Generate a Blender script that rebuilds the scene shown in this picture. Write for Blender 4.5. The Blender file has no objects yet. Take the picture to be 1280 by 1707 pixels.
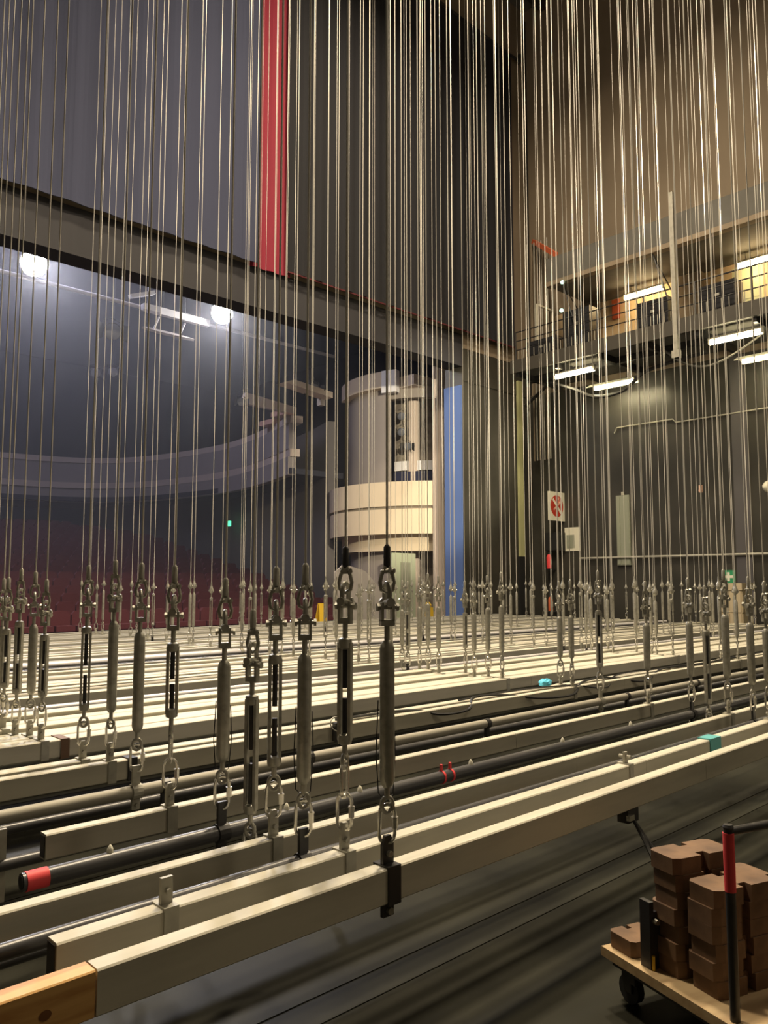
import bpy, math, random
from math import sin, cos, pi, radians as R, sqrt
from mathutils import Vector, Matrix
random.seed(7)
S = bpy.context.scene
COL = S.collection
# ------------------------------------------------------------------ camera
cd = bpy.data.cameras.new('camera'); cam = bpy.data.objects.new('camera', cd); COL.objects.link(cam)
cd.sensor_fit = 'VERTICAL'; cd.sensor_height = 36.0; cd.lens = 1310.0 / 1707.0 * 36.0
cd.clip_start = 0.05; cd.clip_end = 200
cam.location = (0, 0, 1.6)
cam.rotation_euler = (R(90 + 5.125), 0, R(46.49 - 90))
S.camera = cam
# ------------------------------------------------------------------ world, exposure
w = bpy.data.worlds.new('world'); S.world = w; w.use_nodes = True
w.node_tree.nodes['Background'].inputs[0].default_value = (0.9, 0.9, 1.0, 1)
w.node_tree.nodes['Background'].inputs[1].default_value = 0.02
S.view_settings.view_transform = 'Standard'; S.view_settings.look = 'None'
S.view_settings.gamma = 1.0; S.view_settings.use_curve_mapping = False
S.view_settings.exposure = 0.0
# ------------------------------------------------------------------ large lights
def lamp(name, kind, loc, energy, color, target=None, **kw):
    l = bpy.data.lights.new(name, kind); o = bpy.data.objects.new(name, l); COL.objects.link(o)
    l.energy = energy; l.color = color; o.location = loc
    for k, v in kw.items(): setattr(l, k, v)
    if target is not None:
        o.rotation_euler = (Vector(target) - Vector(loc)).to_track_quat('-Z', 'Y').to_euler()
    return o
WARM = (1.0, 0.82, 0.57)
# stage work lights up in the grid, then an added rear fill
lamp('overhead_light', 'AREA', (6.5, 6.0, 15.5), 2100, WARM, (6.5, 6.0, 0), size=1.2)
lamp('overhead_light', 'AREA', (13.0, 9.5, 19.0), 2100, WARM, (12.6, 9.5, 0), size=1.2)
lamp('overhead_light', 'AREA', (2.2, 7.0, 13.0), 1250, WARM, (2.2, 6.6, 0), size=1.0)
lamp('overhead_light', 'POINT', (9.0, 7.5, 15.0), 900, WARM, shadow_soft_size=0.4)
lamp('overhead_light', 'AREA', (9.5, -2.0, 12.0), 260, WARM, (8.0, 1.0, 0), size=1.2)  # added unseen fill from the rear, lifts bar fronts and floor
# unseen spot added to brighten the boxes beside the proscenium
lamp('box_fill_spot', 'SPOT', (7.0, -2.0, 8.4), 26000, (1.0, 0.86, 0.62), (19.7, 19.6, 5.6), spot_size=R(19), spot_blend=0.5, shadow_soft_size=0.3)
# bluish fill added in the auditorium, no fitting behind it
lamp('house_fill', 'AREA', (8, 27, 14.6), 800, (0.76, 0.74, 1.0), (8, 27, 0), size=8.0)

# ------------------------------------------------------------------ materials
MATS = {}
def mat(name, color, rough=0.6, metal=0.0, emit=None, strength=0.0, noise=None, bump=0.0, spec=None, stretch=(1, 1, 1)):
    """noise = (scale, second colour, low, high)"""
    m = bpy.data.materials.new(name); m.use_nodes = True
    nt = m.node_tree; b = nt.nodes['Principled BSDF']
    b.inputs['Base Color'].default_value = (*color, 1); b.inputs['Roughness'].default_value = rough
    b.inputs['Metallic'].default_value = metal
    if spec is not None: b.inputs['Specular IOR Level'].default_value = spec
    if emit:
        b.inputs['Emission Color'].default_value = (*emit, 1); b.inputs['Emission Strength'].default_value = strength
    if noise:
        sc, c2, lo, hi = noise
        tc = nt.nodes.new('ShaderNodeTexCoord'); mp = nt.nodes.new('ShaderNodeMapping'); mp.inputs['Scale'].default_value = stretch
        n = nt.nodes.new('ShaderNodeTexNoise'); n.inputs['Scale'].default_value = sc; n.inputs['Detail'].default_value = 6
        cr = nt.nodes.new('ShaderNodeValToRGB')
        cr.color_ramp.elements[0].position = lo; cr.color_ramp.elements[0].color = (*color, 1)
        cr.color_ramp.elements[1].position = hi; cr.color_ramp.elements[1].color = (*c2, 1)
        nt.links.new(tc.outputs['Object'], mp.inputs['Vector']); nt.links.new(mp.outputs[0], n.inputs['Vector'])
        nt.links.new(n.outputs['Fac'], cr.inputs['Fac']); nt.links.new(cr.outputs['Color'], b.inputs['Base Color'])
        if bump:
            bp = nt.nodes.new('ShaderNodeBump'); bp.inputs['Strength'].default_value = bump; bp.inputs['Distance'].default_value = 0.02
            nt.links.new(n.outputs['Fac'], bp.inputs['Height']); nt.links.new(bp.outputs[0], b.inputs['Normal'])
    MATS[name] = m
    return m
mat('bar_paint', (0.60, 0.57, 0.47), 0.55, noise=(3.0, (0.43, 0.41, 0.34), 0.45, 0.75), bump=0.05, stretch=(0.4, 3, 3))
mat('bar_grey', (0.40, 0.385, 0.335), 0.55, noise=(3.0, (0.30, 0.29, 0.25), 0.45, 0.75), bump=0.05, stretch=(0.4, 3, 3))
mat('strap_paint', (0.45, 0.44, 0.37), 0.5, noise=(20, (0.36, 0.34, 0.29), 0.4, 0.7))
mat('black_metal', (0.025, 0.024, 0.026), 0.38, noise=(10, (0.06, 0.057, 0.055), 0.5, 0.8))
mat('pipe_black', (0.05, 0.05, 0.055), 0.33, noise=(4, (0.10, 0.098, 0.10), 0.45, 0.75), stretch=(0.3, 3, 3))
mat('pipe_grey', (0.36, 0.34, 0.285), 0.62, 0.1, noise=(5, (0.33, 0.31, 0.26), 0.4, 0.75), stretch=(0.3, 3, 3))
mat('pipe_pale', (0.66, 0.64, 0.66), 0.35, 0.2)
mat('steel', (0.46, 0.45, 0.40), 0.42, 0.6, noise=(30, (0.30, 0.29, 0.25), 0.4, 0.75))
mat('zinc', (0.80, 0.78, 0.72), 0.27, 0.9)
mat('cable', (0.66, 0.64, 0.59), 0.5, 0.15)
mat('rope_black', (0.015, 0.015, 0.016), 0.6)
mat('tape_red', (0.80, 0.06, 0.07), 0.55)
mat('tape_cyan', (0.13, 0.68, 0.98), 0.6)
mat('tape_teal', (0.10, 0.40, 0.42), 0.6)
mat('tape_brown', (0.16, 0.09, 0.05), 0.6)
mat('fresh_wood', (0.72, 0.42, 0.15), 0.5, noise=(2.5, (0.52, 0.26, 0.08), 0.45, 0.62), stretch=(1, 9, 9))
mat('knot', (0.20, 0.08, 0.03), 0.6)
mat('plywood', (0.50, 0.37, 0.21), 0.6, noise=(4, (0.38, 0.26, 0.14), 0.4, 0.7), stretch=(1, 5, 5))
mat('weight_rust', (0.20, 0.115, 0.062), 0.7, noise=(8, (0.11, 0.062, 0.036), 0.4, 0.7), bump=0.2)
mat('floor_black', (0.012, 0.012, 0.0095), 0.5, noise=(1.2, (0.036, 0.0355, 0.026), 0.35, 0.75), bump=0.02, spec=0.08)
mat('concrete', (0.27, 0.215, 0.155), 0.85, noise=(0.45, (0.18, 0.14, 0.098), 0.35, 0.7), bump=0.1, stretch=(1, 1, 0.5))
mat('concrete_dark', (0.12, 0.115, 0.105), 0.8, noise=(1.0, (0.085, 0.08, 0.07), 0.4, 0.7))
mat('fascia', (0.060, 0.054, 0.045), 0.7)
mat('wall_black', (0.040, 0.038, 0.032), 0.38, noise=(0.8, (0.062, 0.058, 0.048), 0.4, 0.75))
mat('pilaster', (0.085, 0.08, 0.085), 0.6)
mat('cloth_black', (0.010, 0.010, 0.014), 0.9)
mat('cloth_glare', (0.040, 0.046, 0.088), 0.9)  # bluish lens glare over the left curtain, put into the colour
mat('cloth_red', (0.22, 0.012, 0.032), 0.85)
mat('cloth_dark_red', (0.08, 0.008, 0.012), 0.85)
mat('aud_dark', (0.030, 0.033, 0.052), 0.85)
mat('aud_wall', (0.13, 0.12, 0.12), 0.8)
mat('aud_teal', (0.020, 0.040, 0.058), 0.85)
mat('header', (0.030, 0.029, 0.035), 0.8)
mat('seat_red', (0.11, 0.022, 0.033), 0.9)
mat('plaster', (0.78, 0.66, 0.49), 0.6)
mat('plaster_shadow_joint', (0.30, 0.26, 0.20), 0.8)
mat('white_paint', (0.90, 0.90, 0.94), 0.5)
mat('column', (0.66, 0.57, 0.50), 0.6)
mat('tower_grey', (0.36, 0.32, 0.29), 0.75)
mat('tower_brown', (0.34, 0.30, 0.24), 0.75, noise=(3, (0.20, 0.17, 0.14), 0.45, 0.6))
mat('balcony', (0.34, 0.31, 0.31), 0.7)
mat('balcony_rim', (0.62, 0.53, 0.48), 0.6)
mat('blue_lit_reveal', (0.10, 0.17, 0.42), 0.7)  # blue light on the proscenium reveal, put into the colour
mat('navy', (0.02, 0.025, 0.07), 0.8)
mat('yellow', (0.85, 0.55, 0.04), 0.6)
mat('yellow_green', (0.46, 0.46, 0.24), 0.6)
mat('door_cream', (0.72, 0.74, 0.50), 0.5)
mat('gallery_wall', (0.66, 0.50, 0.31), 0.8)
mat('orange', (0.62, 0.13, 0.05), 0.6)
mat('sign_white', (0.80, 0.78, 0.66), 0.5)
mat('sign_red', (0.50, 0.04, 0.02), 0.5)
mat('sign_green', (0.03, 0.30, 0.13), 0.5)
mat('sign_pink', (0.72, 0.45, 0.35), 0.5)
mat('panel_grey_green', (0.30, 0.32, 0.25), 0.6)
mat('crate', (0.55, 0.46, 0.31), 0.7)
mat('glass_globe', (0.80, 0.78, 0.65), 0.3)
mat('grey_flat', (0.42, 0.39, 0.38), 0.7)
mat('mint', (0.48, 0.54, 0.40), 0.6)
mat('tube_glow', (1, 1, 1), 0.5, emit=(1.0, 0.86, 0.52), strength=48.0)
mat('tube_glow_warm', (1, 1, 1), 0.5, emit=(1.0, 0.72, 0.36), strength=42.0)
mat('lens_glow', (1, 1, 1), 0.5, emit=(1.0, 0.93, 0.86), strength=200.0)
mat('led_green', (0, 0.3, 0.1), 0.5, emit=(0.1, 1.0, 0.45), strength=2.0)
mat('led_mint', (0.3, 0.8, 0.6), 0.5, emit=(0.6, 1.0, 0.8), strength=3.0)
mat('glass_dark', (0.25, 0.27, 0.33), 0.12, 0.6)

# ------------------------------------------------------------------ mesh builder
class MB:
    def __init__(s): s.v = []; s.f = []
    def add(s, vs, fs):
        o = len(s.v); s.v += [tuple(v) for v in vs]; s.f += [tuple(i + o for i in f) for f in fs]; return s
    def box(s, lo, hi, M=None):
        x0, y0, z0 = lo; x1, y1, z1 = hi
        vs = [(x0, y0, z0), (x1, y0, z0), (x1, y1, z0), (x0, y1, z0), (x0, y0, z1), (x1, y0, z1), (x1, y1, z1), (x0, y1, z1)]
        if M is not None: vs = [M @ Vector(v) for v in vs]
        return s.add(vs, [(0, 3, 2, 1), (4, 5, 6, 7), (0, 1, 5, 4), (1, 2, 6, 5), (2, 3, 7, 6), (3, 0, 4, 7)])
    def bbox(s, lo, hi, c, M=None):
        """box with chamfered long edges (X direction profile octagon)"""
        x0, y0, z0 = lo; x1, y1, z1 = hi
        P = [(y0 + c, z0), (y1 - c, z0), (y1, z0 + c), (y1, z1 - c), (y1 - c, z1), (y0 + c, z1), (y0, z1 - c), (y0, z0 + c)]
        vs = [(x0, a, b) for a, b in P] + [(x1, a, b) for a, b in P]
        if M is not None: vs = [M @ Vector(v) for v in vs]
        fs = [(i, (i + 1) % 8, 8 + (i + 1) % 8, 8 + i) for i in range(8)] + [tuple(range(7, -1, -1)), tuple(range(8, 16))]
        return s.add(vs, [tuple(reversed(f)) for f in fs[:8]] + fs[8:])
    def cyl(s, p0, p1, r, n=12, r1=None, cap=True):
        p0 = Vector(p0); p1 = Vector(p1); r1 = r if r1 is None else r1
        d = (p1 - p0).normalized(); a = d.orthogonal().normalized(); b = d.cross(a)
        vs = [p0 + (a * cos(2 * pi * i / n) + b * sin(2 * pi * i / n)) * r for i in range(n)]
        vs += [p1 + (a * cos(2 * pi * i / n) + b * sin(2 * pi * i / n)) * r1 for i in range(n)]
        fs = [(i, (i + 1) % n, n + (i + 1) % n, n + i) for i in range(n)]
        if cap: fs += [tuple(range(n - 1, -1, -1)), tuple(range(n, 2 * n))]
        return s.add(vs, fs)
    def sweep(s, pts, r, n=6, closed=False):
        P = [Vector(p) for p in pts]; m = len(P); vs = []; prev = None
        for i in range(m):
            if closed: t = P[(i + 1) % m] - P[i - 1]
            else: t = P[min(i + 1, m - 1)] - P[max(i - 1, 0)]
            t.normalize()
            a = t.orthogonal() if prev is None else prev - t * prev.dot(t)
            if a.length < 1e-6: a = t.orthogonal()
            a.normalize(); b = t.cross(a); prev = a
            rr = r[i] if isinstance(r, (list, tuple)) else r
            vs += [P[i] + (a * cos(2 * pi * k / n) + b * sin(2 * pi * k / n)) * rr for k in range(n)]
        fs = []
        for i in range(m if closed else m - 1):
            j = (i + 1) % m
            fs += [(i * n + k, i * n + (k + 1) % n, j * n + (k + 1) % n, j * n + k) for k in range(n)]
        if not closed: fs += [tuple(range(n - 1, -1, -1)), tuple((m - 1) * n + k for k in range(n))]
        return s.add(vs, fs)
    def lathe(s, prof, n=16, c=(0, 0, 0)):
        """prof: (r, z) list around the z axis"""
        vs = [(c[0] + r * cos(2 * pi * i / n), c[1] + r * sin(2 * pi * i / n), c[2] + z) for r, z in prof for i in range(n)]
        fs = []
        for k in range(len(prof) - 1):
            fs += [(k * n + i, k * n + (i + 1) % n, (k + 1) * n + (i + 1) % n, (k + 1) * n + i) for i in range(n)]
        fs += [tuple(range(n - 1, -1, -1)), tuple((len(prof) - 1) * n + i for i in range(n))]
        return s.add(vs, fs)
    def prism(s, poly, z0, z1, M=None):
        n = len(poly); vs = [(x, y, z0) for x, y in poly] + [(x, y, z1) for x, y in poly]
        if M is not None: vs = [M @ Vector(v) for v in vs]
        return s.add(vs, [(i, (i + 1) % n, n + (i + 1) % n, n + i) for i in range(n)] + [tuple(range(n - 1, -1, -1)), tuple(range(n, 2 * n))])
    def wall(s, pts, z0, z1, th):
        """thick vertical wall along plan polyline pts"""
        P = [Vector((a, b)) for a, b in pts]; n = len(P); L = []
        for i in range(n):
            t = (P[min(i + 1, n - 1)] - P[max(i - 1, 0)]).normalized(); L.append(Vector((-t.y, t.x)))
        vs = []
        for i in range(n):
            q = P[i] + L[i] * th
            vs += [(P[i].x, P[i].y, z0), (P[i].x, P[i].y, z1), (q.x, q.y, z1), (q.x, q.y, z0)]
        fs = []
        for i in range(n - 1):
            a = i * 4; b = a + 4
            fs += [(a, b, b + 1, a + 1), (a + 1, b + 1, b + 2, a + 2), (a + 2, b + 2, b + 3, a + 3), (a + 3, b + 3, b, a)]
        fs += [(0, 1, 2, 3), tuple((n - 1) * 4 + k for k in (3, 2, 1, 0))]
        return s.add(vs, fs)
    def mesh(s, name, m, smooth=False):
        me = bpy.data.meshes.new(name); me.from_pydata(s.v, [], s.f); me.validate()
        me.materials.append(MATS[m])
        if smooth:
            me.polygons.foreach_set('use_smooth', [True] * len(me.polygons))
            try: me.set_sharp_from_angle(angle=R(40))
            except Exception: pass
        return me
    def build(s, name, m, parent=None, smooth=False, label=None):
        return put(name, s.mesh(name, m, smooth), parent, label)
def put(name, me, parent=None, label=None, loc=None, rz=0):
    o = bpy.data.objects.new(name, me); COL.objects.link(o)
    if parent is not None: o.parent = parent
    if loc is not None: o.location = loc
    if rz: o.rotation_euler = (0, 0, rz)
    if label: o['label'] = label
    return o
def thing(name, label, cat, loc=(0, 0, 0), rz=0, group=None):
    o = bpy.data.objects.new(name, None); COL.objects.link(o); o.empty_display_size = 0.1
    o.location = loc; o.rotation_euler = (0, 0, rz); o['label'] = label; o['category'] = cat
    if group: o['group'] = group
    return o
def tag(o, label, cat, group=None):
    o['label'] = label; o['category'] = cat
    if group: o['group'] = group
    return o
def struct(o, label=None):
    o['kind'] = 'structure'
    if label: o['label'] = label
    return o
ORD = ['first', 'second', 'third', 'fourth', 'fifth', 'sixth', 'seventh', 'eighth', 'ninth', 'tenth', 'eleventh', 'twelfth', 'thirteenth', 'fourteenth',
       'fifteenth', 'sixteenth', 'seventeenth', 'eighteenth', 'nineteenth']
def ordinal(n):
    if n < 20: return ORD[n - 1]
    t = {2: 'twent', 3: 'thirt', 4: 'fort', 5: 'fift', 6: 'sixt'}[n // 10]
    return t + 'ieth' if n % 10 == 0 else t + 'y-' + ORD[n % 10 - 1]

# ================================================================== THE SETTING
XW, YP = 23.0, 16.6
fl = struct(MB().box((-8, -7, -0.3), (XW + 0.4, YP + 0.9, -0.004)).build('floor', 'floor_black'), 'dark stage floor')
edges = [-7, -5, -3, -1.2, 0.55, 2.34, 2.50, 4.3, 6.1, 7.9, 9.7, 11.5, 13.3, 15.1, YP + 0.9]
for a, b in zip(edges[:-1], edges[1:]):
    put('floor_strip', MB().box((-8, a + 0.006, -0.004), (XW, b - 0.006, 0.0)).mesh('floor_strip', 'floor_black'), fl)
struct(MB().box((XW, -7, 0), (XW + 0.4, YP + 0.6, 24)).build('wall_right', 'concrete'), 'bare beige concrete upper side wall')
struct(MB().box((XW - 0.03, -7, 0), (XW - 0.002, YP - 0.002, 8.25)).build('wall_right_lower', 'wall_black'), 'black painted lower side wall')
struct(MB().box((-8.4, -7, 0), (-8, YP + 0.6, 24)).build('wall_left', 'wall_black'))
struct(MB().box((-8.4, -7.4, 0), (XW + 0.4, -7, 24)).build('wall_back', 'concrete_dark'))
struct(MB().box((-8.4, YP, 8.70), (XW, YP + 0.6, 24)).build('wall_front', 'concrete'), 'concrete wall above the proscenium opening')
struct(MB().box((19.3, YP, 0), (XW, YP + 0.75, 8.70)).build('wall_front_pier', 'wall_black'), 'black pier right of the proscenium opening')
struct(MB().box((-8.4, YP, 0), (-4, YP + 0.6, 8.70)).build('wall_front_pier', 'wall_black'))
struct(MB().box((-4, YP - 0.02, 8.68), (19.3, YP + 0.62, 9.75)).build('trim_1', 'header'), 'dark grey proscenium header')
struct(MB().box((19.3, YP - 0.03, 9.30), (22.4, YP - 0.002, 9.75)).build('trim_2', 'concrete'), 'pale strip of header by the corner')
struct(MB().box((19.3, YP - 0.03, 8.2), (XW, YP - 0.002, 9.28)).build('trim_5', 'wall_black'), 'black band over the pier')
cl = struct(MB().box((-8.4, -7.4, 23.0), (XW + 0.4, YP + 0.6, 23.4)).build('ceiling', 'concrete_dark'))
for i in range(9):
    put('grid_beam', MB().box((-8, -6 + i * 2.7, 22.6), (XW, -5.8 + i * 2.7, 23.0)).mesh('grid_beam', 'black_metal'), cl)
# dark strip along the wall joint, and pilaster
struct(MB().box((22.93, 16.50, 8.3), (22.999, 16.56, 22.6)).build('trim_3', 'black_metal'), 'dark strip down the wall corner')
struct(MB().box((22.90, 8.98, 0), (22.968, 9.42, 8.2)).build('trim_4', 'pilaster'), 'grey pilaster strip on the black wall')
# auditorium shell
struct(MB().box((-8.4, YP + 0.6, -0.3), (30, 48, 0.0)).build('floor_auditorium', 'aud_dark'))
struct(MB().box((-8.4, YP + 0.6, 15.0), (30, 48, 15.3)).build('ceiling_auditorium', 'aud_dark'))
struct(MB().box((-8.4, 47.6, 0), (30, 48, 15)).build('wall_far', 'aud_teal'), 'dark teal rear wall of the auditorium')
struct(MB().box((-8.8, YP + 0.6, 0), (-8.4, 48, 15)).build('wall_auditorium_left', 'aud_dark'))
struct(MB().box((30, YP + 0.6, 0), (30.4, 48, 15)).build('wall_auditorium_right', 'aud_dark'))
struct(MB().wall([(19.6, 23.9), (20.2, 25.5), (20.9, 27.8), (21.2, 30.5), (21.6, 34), (20.5, 38.5), (18, 42)], 0, 8.0, -0.3).build('wall_auditorium_side', 'aud_wall'), 'dark grey curved side wall of the auditorium')

# ================================================================== FLY BARS AND LIFT LINES
ROWS = [1.95, 6.25, 10.4, 14.55, 18.7]
# (front or centre Y, kind, top z, width, height, left end, right end, line tops for the rows or None)
BARS = [
    (2.06, 'box', 0.600, 0.070, 0.120, 0.93, 19.8),
    (2.28, 'box', 0.600, 0.070, 0.120, 0.91, 19.8),
    (2.45, 'black', 0.575, 0.050, 0, 0.10, 19.7),
    (2.60, 'box', 0.600, 0.062, 0.115, 0.20, 19.8),
    (2.77, 'blacklow', 0.400, 0.040, 0, 0.60, 19.5),
    (2.93, 'black', 0.590, 0.064, 0, 1.04, 19.6),
    (3.25, 'box', 0.605, 0.060, 0.100, 1.24, 19.8),
    (3.50, 'blacklow', 0.470, 0.050, 0, 0.30, 19.5),
    (3.75, 'grey', 0.600, 0.062, 0, 0.70, 19.8),
    (4.05, 'blacklow', 0.450, 0.050, 0, 0.80, 19.5),
    (4.31, 'box', 0.600, 0.070, 0.110, 0.70, 19.8),
    (4.44, 'box', 0.603, 0.090, 0.110, 0.70, 19.8),
    (4.86, 'palelow', 0.500, 0.045, 0, 0.70, 19.5),
    (5.13, 'box', 0.600, 0.155, 0.110, 0.70, 19.8),
    (5.30, 'box', 0.600, 0.155, 0.110, 0.70, 19.8),
    (5.47, 'box', 0.600, 0.155, 0.110, 0.70, 19.8),
    (5.64, 'box', 0.600, 0.155, 0.110, 0.70, 19.8),
    (6.00, 'box', 0.600, 0.145, 0.110, 0.70, 19.8),
    (6.17, 'box', 0.600, 0.145, 0.110, 0.70, 19.8),
    (6.34, 'box', 0.600, 0.145, 0.110, 0.70, 19.8),
    (6.55, 'black', 0.560, 0.060, 0.000, 0.70, 19.8),
    (6.68, 'pale', 0.590, 0.055, 0.000, 0.70, 19.8),
    (6.88, 'black', 0.560, 0.070, 0.000, 0.70, 19.8),
    (7.06, 'box', 0.600, 0.145, 0.110, 0.70, 19.8),
    (7.22, 'box', 0.600, 0.145, 0.110, 0.70, 19.8),
    (7.44, 'grey', 0.595, 0.055, 0.000, 0.70, 19.8),
    (7.70, 'box', 0.600, 0.140, 0.110, 0.70, 19.8),
    (7.86, 'box', 0.600, 0.140, 0.110, 0.70, 19.8),
    (8.02, 'box', 0.600, 0.140, 0.110, 0.70, 19.8),
    (8.25, 'greybox', 0.600, 0.100, 0.110, 0.70, 19.8),
    (8.47, 'grey', 0.595, 0.060, 0.000, 0.70, 19.8),
    (8.70, 'box', 0.600, 0.140, 0.110, 0.70, 19.8),
    (8.86, 'box', 0.600, 0.140, 0.110, 0.70, 19.8),
    (9.02, 'box', 0.600, 0.140, 0.110, 0.70, 19.8),
    (9.28, 'greybox', 0.600, 0.090, 0.110, 0.70, 19.8),
    (9.55, 'black', 0.580, 0.080, 0.000, 0.70, 19.8),
    (9.85, 'black', 0.570, 0.080, 0.000, 0.70, 19.8),
    (10.05, 'pale', 0.600, 0.080, 0.000, 0.70, 19.8),
    (10.38, 'greybox', 0.600, 0.130, 0.110, 0.70, 19.8),
    (10.56, 'greybox', 0.600, 0.130, 0.110, 0.70, 19.8),
    (10.90, 'box', 0.600, 0.140, 0.110, 0.70, 19.8),
    (11.06, 'box', 0.600, 0.140, 0.110, 0.70, 19.8),
    (11.38, 'greybox', 0.600, 0.140, 0.110, 0.70, 19.8),
    (11.58, 'greybox', 0.600, 0.140, 0.110, 0.70, 19.8),
    (11.88, 'box', 0.600, 0.160, 0.110, 0.70, 19.8),
    (12.06, 'box', 0.600, 0.160, 0.110, 0.70, 19.8),
    (12.42, 'grey', 0.595, 0.060, 0.000, 0.70, 19.8),
    (12.65, 'black', 0.585, 0.080, 0.000, 0.70, 19.8),
    (12.85, 'black', 0.575, 0.080, 0.000, 0.70, 19.8),
    (13.05, 'greybox', 0.600, 0.140, 0.110, 0.70, 19.8),
    (13.25, 'greybox', 0.600, 0.140, 0.110, 0.70, 19.8),
    (13.50, 'grey', 0.595, 0.060, 0.000, 0.70, 19.8),
    (13.70, 'greybox', 0.600, 0.140, 0.110, 0.70, 19.8),
    (13.98, 'greybox', 0.600, 0.140, 0.110, 0.70, 19.8),
    (14.16, 'greybox', 0.600, 0.140, 0.110, 0.70, 19.8),
    (14.45, 'greybox', 0.600, 0.140, 0.110, 0.70, 19.8),
    (14.72, 'grey', 0.595, 0.060, 0.000, 0.70, 19.8),
    (14.92, 'greybox', 0.600, 0.140, 0.110, 0.70, 19.8),
    (15.12, 'greybox', 0.600, 0.140, 0.110, 0.70, 19.8),
    (15.36, 'greybox', 0.600, 0.140, 0.110, 0.70, 19.8),
    (15.56, 'greybox', 0.600, 0.140, 0.110, 0.70, 19.8),
    (15.84, 'box', 0.600, 0.160, 0.110, 0.70, 19.8),
]
def screen_x(x, y):
    th = R(46.49); d = x * cos(th) + y * sin(th); l = x * sin(th) - y * cos(th)
    return (640 + 1310 * l / d, d) if d > 0.1 else (9999, d)

CACHE = {}
def cached(key, fn):
    if key not in CACHE: CACHE[key] = fn()
    return CACHE[key]
def oval(h, wd, axis, z0, k=7):
    """closed oval path, height h, width wd, lying in the x or y plane, bottom at z0"""
    r = wd / 2; pts = []
    for i in range(k): a = pi + pi * i / (k - 1); pts.append((r * cos(a), r + r * sin(a)))
    for i in range(k): a = pi * i / (k - 1); pts.append((r * cos(a), h - r + r * sin(a)))
    return [((u, 0, z0 + z) if axis == 'x' else (0, u, z0 + z)) for u, z in pts]
def link_mesh(axis, quick):
    m = MB().sweep(oval(0.135, 0.058, axis, 0), 0.0068, 7, True)
    if quick:
        c = (0.029, 0, 0) if axis == 'x' else (0, 0.029, 0)
        m.cyl((c[0], c[1], 0.05), (c[0], c[1], 0.085), 0.0115, 6)
        m.cyl((c[0], c[1], 0.085), (c[0], c[1], 0.090), 0.0135, 6)
    return m.mesh('link', 'zinc', True)
def eye_mesh():
    m = MB().sweep([(0.021 * cos(a), 0, 0.02 + 0.027 * sin(a)) for a in [2 * pi * i / 12 for i in range(12)]], 0.0085, 7, True)
    return m
def body_open(L):
    m = MB()
    for s in (-1, 1):
        m.box((s * 0.021 - 0.0065, -0.012, 0.02), (s * 0.021 + 0.0065, 0.012, L - 0.02))
    for z in (0, L - 0.045):
        m.lathe([(0.012, 0), (0.026, 0.006), (0.028, 0.02), (0.026, 0.039), (0.012, 0.045)], 10, (0, 0, z))
    return m
def body_tube(L):
    return MB().lathe([(0.014, 0), (0.023, 0.012), (0.0275, 0.03), (0.0275, L - 0.03), (0.023, L - 0.012), (0.014, L)], 14)
def jaw_mesh():
    m = MB()
    for s in (-1, 1):
        m.box((s * 0.021 - 0.005, -0.014, 0.018), (s * 0.021 + 0.005, 0.014, 0.085))
    m.box((-0.026, -0.014, 0), (0.026, 0.014, 0.022))
    m.cyl((-0.038, 0, 0.068), (0.040, 0, 0.068), 0.0085, 8)
    m.cyl((0.034, 0, 0.068), (0.044, 0, 0.068), 0.015, 6); m.cyl((-0.040, 0, 0.068), (-0.030, 0, 0.068), 0.015, 6)
    return m
def shackle_mesh():
    k = 9; pts = [(0, -0.026, 0.0)] + [(0, 0.030 * cos(a), 0.052 + 0.030 * sin(a)) for a in [pi - pi * i / (k - 1) for i in range(k)]] + [(0, 0.026, 0.0)]
    return MB().sweep(pts, 0.0095, 8)
def pin_mesh():
    m = MB().cyl((0, -0.044, 0.0), (0, 0.048, 0.0), 0.0095, 8)
    m.cyl((0, 0.036, 0), (0, 0.050, 0), 0.017, 6); m.cyl((0, -0.046, 0), (0, -0.032, 0), 0.017, 8)
    return m
def thimble_mesh():
    pts = [(0.006, 0, 0.105), (0.020, 0, 0.075), (0.027, 0, 0.045), (0.022, 0, 0.018), (0, 0, 0.006), (-0.022, 0, 0.018), (-0.027, 0, 0.045), (-0.020, 0, 0.075), (-0.006, 0, 0.105)]
    return MB().sweep(pts, 0.0075, 7)
def ferrule_mesh():
    return MB().lathe([(0.006, 0), (0.0135, 0.008), (0.0135, 0.075), (0.006, 0.085)], 10)
def clip_mesh():
    """wire rope clip: saddle, U bolt and two nuts"""
    m = MB().box((-0.022, -0.011, -0.010), (0.022, -0.002, 0.012))
    for s in (-1, 1):
        m.cyl((s * 0.015, -0.024, 0), (s * 0.015, 0.010, 0), 0.005, 6); m.cyl((s * 0.015, -0.022, 0), (s * 0.015, -0.011, 0), 0.010, 6)
    m.sweep([(-0.015, 0.008, 0), (-0.010, 0.017, 0), (0, 0.020, 0), (0.010, 0.017, 0), (0.015, 0.008, 0)], 0.005, 6)
    return m
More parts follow.
